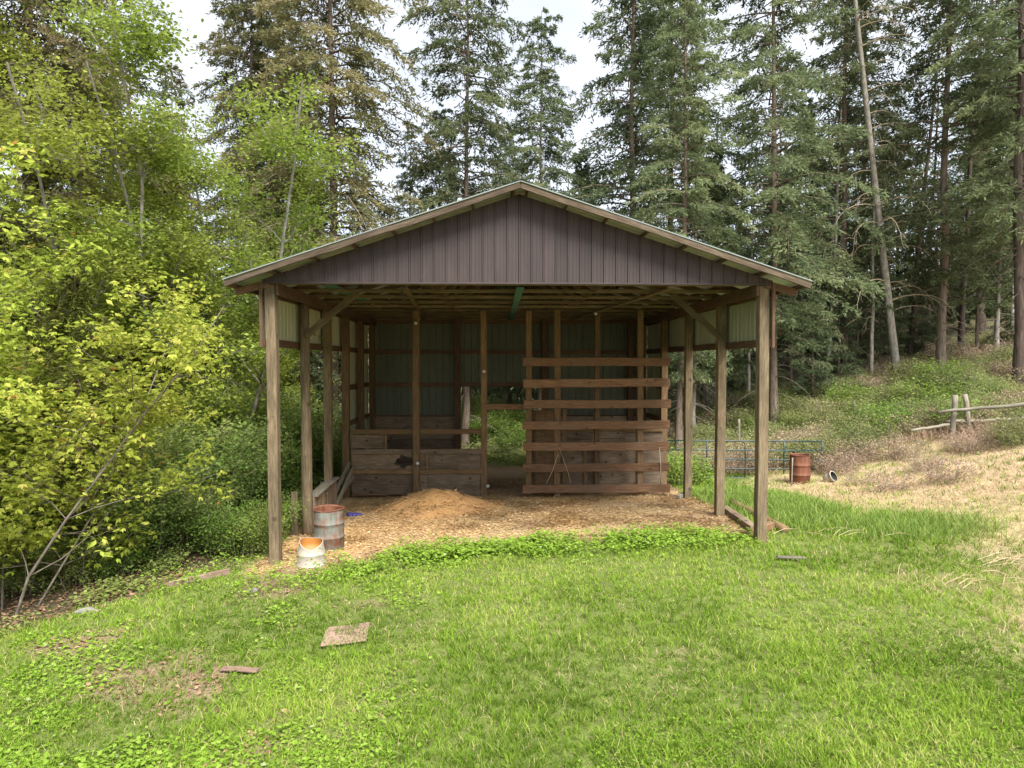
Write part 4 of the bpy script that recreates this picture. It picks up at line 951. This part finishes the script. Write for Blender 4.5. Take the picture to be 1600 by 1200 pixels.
# ------------------------------------------------------------------ grass, weeds, straw, litter (nobody could count these)
def scatter(n_, x0, x1, y0, y1, dens, seed):
    r2 = np.random.default_rng(seed); x = r2.uniform(x0, x1, n_); 
    y = 1 / r2.uniform(1 / y1, 1 / y0, n_)              # thicker towards the camera
    keep = (np.abs(x - y * .025) < y * .82 + .6) & (r2.uniform(0, 1, n_) < dens(x, y)); return x[keep], y[keep], r2
def blades(name, x, y, r2, lmin, lmax, w, mat, label, val, lean=.5, scale=None, cat='grass'):
    n_ = len(x); z_ = height(x, y) - .01; a = r2.uniform(0, 6.28, n_); l = r2.uniform(lmin, lmax, n_) * (1 if scale is None else scale)
    d = np.stack([np.cos(a) * lean * r2.uniform(.2, 1.6, n_), np.sin(a) * lean * r2.uniform(.2, 1.6, n_), np.ones(n_)], 1); d = unit(d)
    b = a + r2.uniform(-1.2, 1.2, n_) + 1.57; s = np.stack([np.cos(b), np.sin(b), np.zeros(n_)], 1)
    p = np.stack([x, y, z_], 1); wv = (w * r2.uniform(.6, 1.3, n_) * (np.clip(y, 8, 30) / 11))[:, None]
    m = p + d * (l * .55)[:, None]; e = unit(d * 1.0 + np.stack([np.cos(a), np.sin(a), -.3 * np.ones(n_)], 1) * lean * .9); t_ = m + e * (l * .45)[:, None]
    g_ = G(); g_.quads(np.stack([p - s * wv, p + s * wv, m + s * wv * .8, m - s * wv * .8], 1), 0, val)
    g_.quads(np.stack([m - s * wv * .8, m + s * wv * .8, t_ + s * wv * .1, t_ - s * wv * .1], 1), 0, val)
    o = link(name, g_.mesh(name, [mat])); tag(o, label, cat, kind='stuff')
lawn_d = lambda x, y: np.clip((1 - zone_pad(x, y) * 1.0) * (1 - .8 * zone_dry(x, y)) * (1 - .97 * zone_wood(x, y)) * (1 - .72 * zone_litter(x, y)) * (.4 + .85 * fbm(x * 1.6, y * 1.6, 301)), 0, 1)
x, y, r2 = scatter(88000, -12, 14, 4.6, 26, lawn_d, 1)
x = np.repeat(x, 7); y = np.repeat(y, 7); sp = .035 * np.clip(y / 10, .7, 1.6); x = x + r2.normal(0, 1, len(x)) * sp; y = y + r2.normal(0, 1, len(y)) * sp
hs = .45 + 1.25 * fbm(x * 1.1, y * 1.1, 303) ** 1.3 + .25 * sstep(3, 7, x)
v = np.clip(.1 + 1.15 * (fbm(x * .55, y * .55, 305) - .28) + np.repeat(r2.normal(0, .17, len(x) // 7), 7) + r2.normal(0, .1, len(x)), 0, .92); v[r2.uniform(0, 1, len(x)) < .05] = 1
blades('lawn_grass', x, y, r2, .05, .14, .0055, L_GRASS, 'bright green lawn grass in front of the barn', v, .6, hs)
thatch_d = lambda x, y: np.clip((1 - zone_pad(x, y)) * (1 - zone_wood(x, y)) * (.12 + .75 * sstep(.5, .72, fbm(x * .8, y * .8, 307) + .12 * sstep(2, 7, x))), 0, 1)
x, y, r2 = scatter(75000, -10, 12, 4.8, 20, thatch_d, 11)
blades('thatch', x, y, r2, .06, .16, .004, L_DRY, 'dead straw coloured blades lying in the lawn', np.clip(r2.normal(.45, .2, len(x)), 0, .9), 2.2)
clover_d = lambda x, y: np.clip((1 - zone_pad(x, y)) * (1 - zone_wood(x, y)) * (1 - zone_dry(x, y)) * sstep(.46, .62, fbm(x * .7, y * .7, 309)), 0, 1) * .8
x, y, r2 = scatter(90000, -9, 10, 4.8, 14, clover_d, 12)
CLOVER = (x, y, r2)
tall_d = lambda x, y: np.maximum(sstep(1.6, .4, np.hypot((x - 6.3) / 1.15, (y - 15.6) / 2.4)), .8 * sstep(1.3, .4, np.hypot((x - 8.0) / 1.6, (y - 13.0) / 1.0))) * (.3 + .9 * fbm(x * 1.5, y * 1.5, 311))
x, y, r2 = scatter(90000, 4.9, 11, 11, 20, tall_d, 2)
blades('tall_grass', x, y, r2, .10, .30, .0045, L_TALL, 'taller blue green grass outside the right posts', np.clip(r2.normal(.5, .22, len(x)), 0, 1), .45)
dry_d = lambda x, y: np.clip(zone_dry(x, y) * (.35 + .9 * fbm(x * .9, y * .9, 321)), 0, 1)
x, y, r2 = scatter(165000, 4, 24, 8, 27, dry_d, 3)
v = np.clip(r2.normal(.5, .2, len(x)), 0, .9); gr = fbm(x * .45, y * .45, 323); v = np.where(r2.uniform(0, 1, len(x)) < sstep(.40, .64, gr) * .7, 1, v)
blades('dry_grass', x, y, r2, .10, .30, .0042, L_DRY, 'straw coloured dry grass on the right slope', v, 1.6)
def leafy(name, x, y, r2, l, mat, label, val, lift, cat):
    n_ = len(x); a = r2.uniform(0, 6.28, n_); d = np.stack([np.cos(a), np.sin(a), r2.uniform(-.25, .5, n_)], 1)
    p = np.stack([x, y, height(x, y) + lift], 1); ll = r2.uniform(l * .5, l * 1.2, n_)
    g_ = G(); g_.quads(leaves(p, d, ll, ll * .36, r2, .75, .12), 0, val); tag(link(name, g_.mesh(name, [mat])), label, cat, kind='stuff')
x, y, r2 = CLOVER
leafy('clover', x, y, r2, .032, L_WEED, 'small clover leaves mixed into the lawn', np.clip(r2.normal(.3, .2, len(x)), 0, 1), r2.uniform(.01, .07, len(x)), 'clover')
def weed_d(x, y):
    e = front_edge(x) - y
    band = sstep(-.3, .1, e + (fbm(x * 1.4, y * 1.4, 331) - .5) * .9) * sstep(1.5, .6, e + (fbm(x, y, 333) - .5) * 1.2) * sstep(-4.4, -3.6, x) * sstep(5.0, 4.2, x)
    left = (1 - zone_wood(x, y)) * sstep(.47, .62, fbm(x * 1.0, y * 1.0, 335)) * sstep(-.5, -2.0, x) * .45 * (1 - zone_pad(x, y))
    return np.clip(np.maximum(band, left), 0, 1) * (.55 + .6 * fbm(x * 2.5, y * 2.5, 337))
x, y, r2 = scatter(210000, -9, 6, 5, 14, weed_d, 4)
hh = np.clip(.55 * (fbm(x * 1.8, y * 1.8, 339) - .18) * sstep(1.6, .5, front_edge(x) - y) + .05, .03, .36)
leafy('ground_weeds', x, y, r2, .058, L_WEED, 'lush green broad leaved weeds along the edge of the sawdust', np.clip(r2.normal(.5, .2, len(x)), 0, 1), r2.uniform(.0, 1, len(x)) ** .6 * hh, 'weeds')
def edge_d(x, y):
    e = front_edge(x) - y + (fbm(x * 1.6, y * 1.6, 371) - .5) * .8
    return sstep(-.2, .1, e) * sstep(1.1, .5, e) * sstep(-2.8, -1.6, x) * sstep(5.0, 4.2, x) * sstep(.33, .5, fbm(x * 1.7, y * 1.7, 373))
x, y, r2 = scatter(62000, -4, 5.2, 10.6, 13.4, edge_d, 13)
leafy('edge_weeds', x, y, r2, .07, L_WEED, 'taller lush weeds in a strip along the front of the sawdust floor', np.clip(r2.normal(.55, .2, len(x)), 0, 1), r2.uniform(0, 1, len(x)) ** .7 * (.05 + .34 * fbm(x * 2.2, y * 2.2, 375) ** 1.3), 'weeds')
wood_d = lambda x, y: np.clip(zone_wood(x, y) * sstep(24, 20, y) * .9 + .30 * zone_litter(x, y) * (1 - zone_pad(x, y)), 0, 1)
x, y, r2 = scatter(90000, -14, 2, 5, 24, wood_d, 5)
leafy('leaf_litter', x, y, r2, .065, L_LITTER, 'brown dead leaves on the ground at the left', np.clip(r2.normal(.5, .25, len(x)), 0, 1), .012 + r2.uniform(0, .02, len(x)), 'leaf litter')
under_d = lambda x, y: np.clip(zone_wood(x, y) * sstep(.42, .6, fbm(x * .8, y * .8, 341)), 0, 1)
x, y, r2 = scatter(120000, -16, -3.9, 8.5, 26, under_d, 6)
leafy('ground_cover', x, y, r2, .075, L_DARK, 'green ground cover under the trees at the left', np.clip(r2.normal(.6, .22, len(x)), 0, 1), .02 + r2.uniform(0, 1, len(x)) * .4 * fbm(x, y, 343), 'ground cover')
bank_d = lambda x, y: np.clip(sstep(22, 23.5, y) * (.25 + .9 * fbm(x * .5, y * .5, 351)) * sstep(-2, 3, x + 2.6), 0, 1)
x, y, r2 = scatter(110000, -3, 26, 21.5, 34, bank_d, 7)
hv = .15 + .75 * fbm(x * .9, y * .9, 353) ** 1.5
leafy('bank_cover', x, y, r2, .10, L_SHRUB, 'low pale green growth covering the right bank and behind the barn', np.clip(r2.normal(.5, .25, len(x)), 0, 1), .02 + r2.uniform(0, 1, len(x)) * hv, 'ground cover')
x, y, r2 = scatter(30000, 4.8, 26, 19.8, 33, lambda x, y: np.clip(sstep(20.5, 22.5, y + .35 * np.clip(x - 11, 0, 5)) * sstep(.40, .62, fbm(x * .6, y * .6, 355)), 0, 1), 9)
blades('bank_twigs', x, y, r2, .25, .75, .005, L_TWIG, 'dry pinkish brown stems standing all over the right bank', np.clip(r2.normal(.5, .25, len(x)), 0, 1), .7, cat='stems')
# straw on the barn floor
x, y, r2 = scatter(125000, -4.2, 5.2, 11.4, 21, lambda x, y: zone_pad(x, y) * (.3 + .9 * sstep(.35, .6, fbm(x * .9, y * .9, 361) + .1 * sstep(-1, 3, x))), 8)
n_ = len(x); a = r2.uniform(0, 6.28, n_); d = np.stack([np.cos(a), np.sin(a), r2.uniform(-.1, .25, n_)], 1); l = r2.uniform(.025, .12, n_)
v = np.clip(r2.normal(.5, .25, n_) - .45 * sstep(.5, .66, fbm(x * 1.4, y * 1.4, 365)), 0, 1)
g = G(); g.quads(leaves(np.stack([x, y, height(x, y) + np.maximum(0, mound_z(x, y)) + .006 + r2.uniform(0, .02, n_)], 1), d, l, .004 + .12 * l * (r2.uniform(0, 1, n_) < .25), r2, .8, .02), 0, v)
tag(link('floor_straw', g.mesh('floor_straw', [L_STRAW])), 'straw and chips strewn over the barn floor', 'straw', kind='stuff')
# pulled-out heaps of dry stalks on the lawn at the right
def stalks(X, Y, n_, spread, l, label, seed):
    r2 = np.random.default_rng(seed); g_ = G()
    for i in range(n_):
        a = r2.normal(.3, .5); p = np.array([r2.normal(0, spread), r2.normal(0, spread * .5), .03 + abs(r2.normal(0, .05))]); e = np.array([math.cos(a), math.sin(a), r2.normal(0, .1)]) * l * r2.uniform(.4, 1)
        q = p + e; z0 = H(X, Y); p[2] += H(X + p[0], Y + p[1]) - z0; q[2] = H(X + q[0], Y + q[1]) - z0 + .02 + abs(r2.normal(0, .06))
        g_.tube(np.array([p, (p + q) / 2 + np.array([0, 0, .05]), q]), [.006, .005, .003], 3, 0, r2.uniform(.3, .9))
    o = link('dry_stalks', g_.mesh('dry_stalks', [L_DRY]), None, (X, Y, H(X, Y))); tag(o, label, 'dry stalks', kind='stuff')
stalks(gx(1580, 10.8), 10.8, 34, .45, .8, 'heap of dry stalks at the right edge of the lawn', 1)
stalks(gx(1540, 9.6), 9.6, 12, .5, .8, 'loose dry stalks lying on the lawn at the right', 2)
stalks(gx(1290, 12.3), 12.3, 9, .35, .7, 'dry twigs in the grass right of the front post', 3)
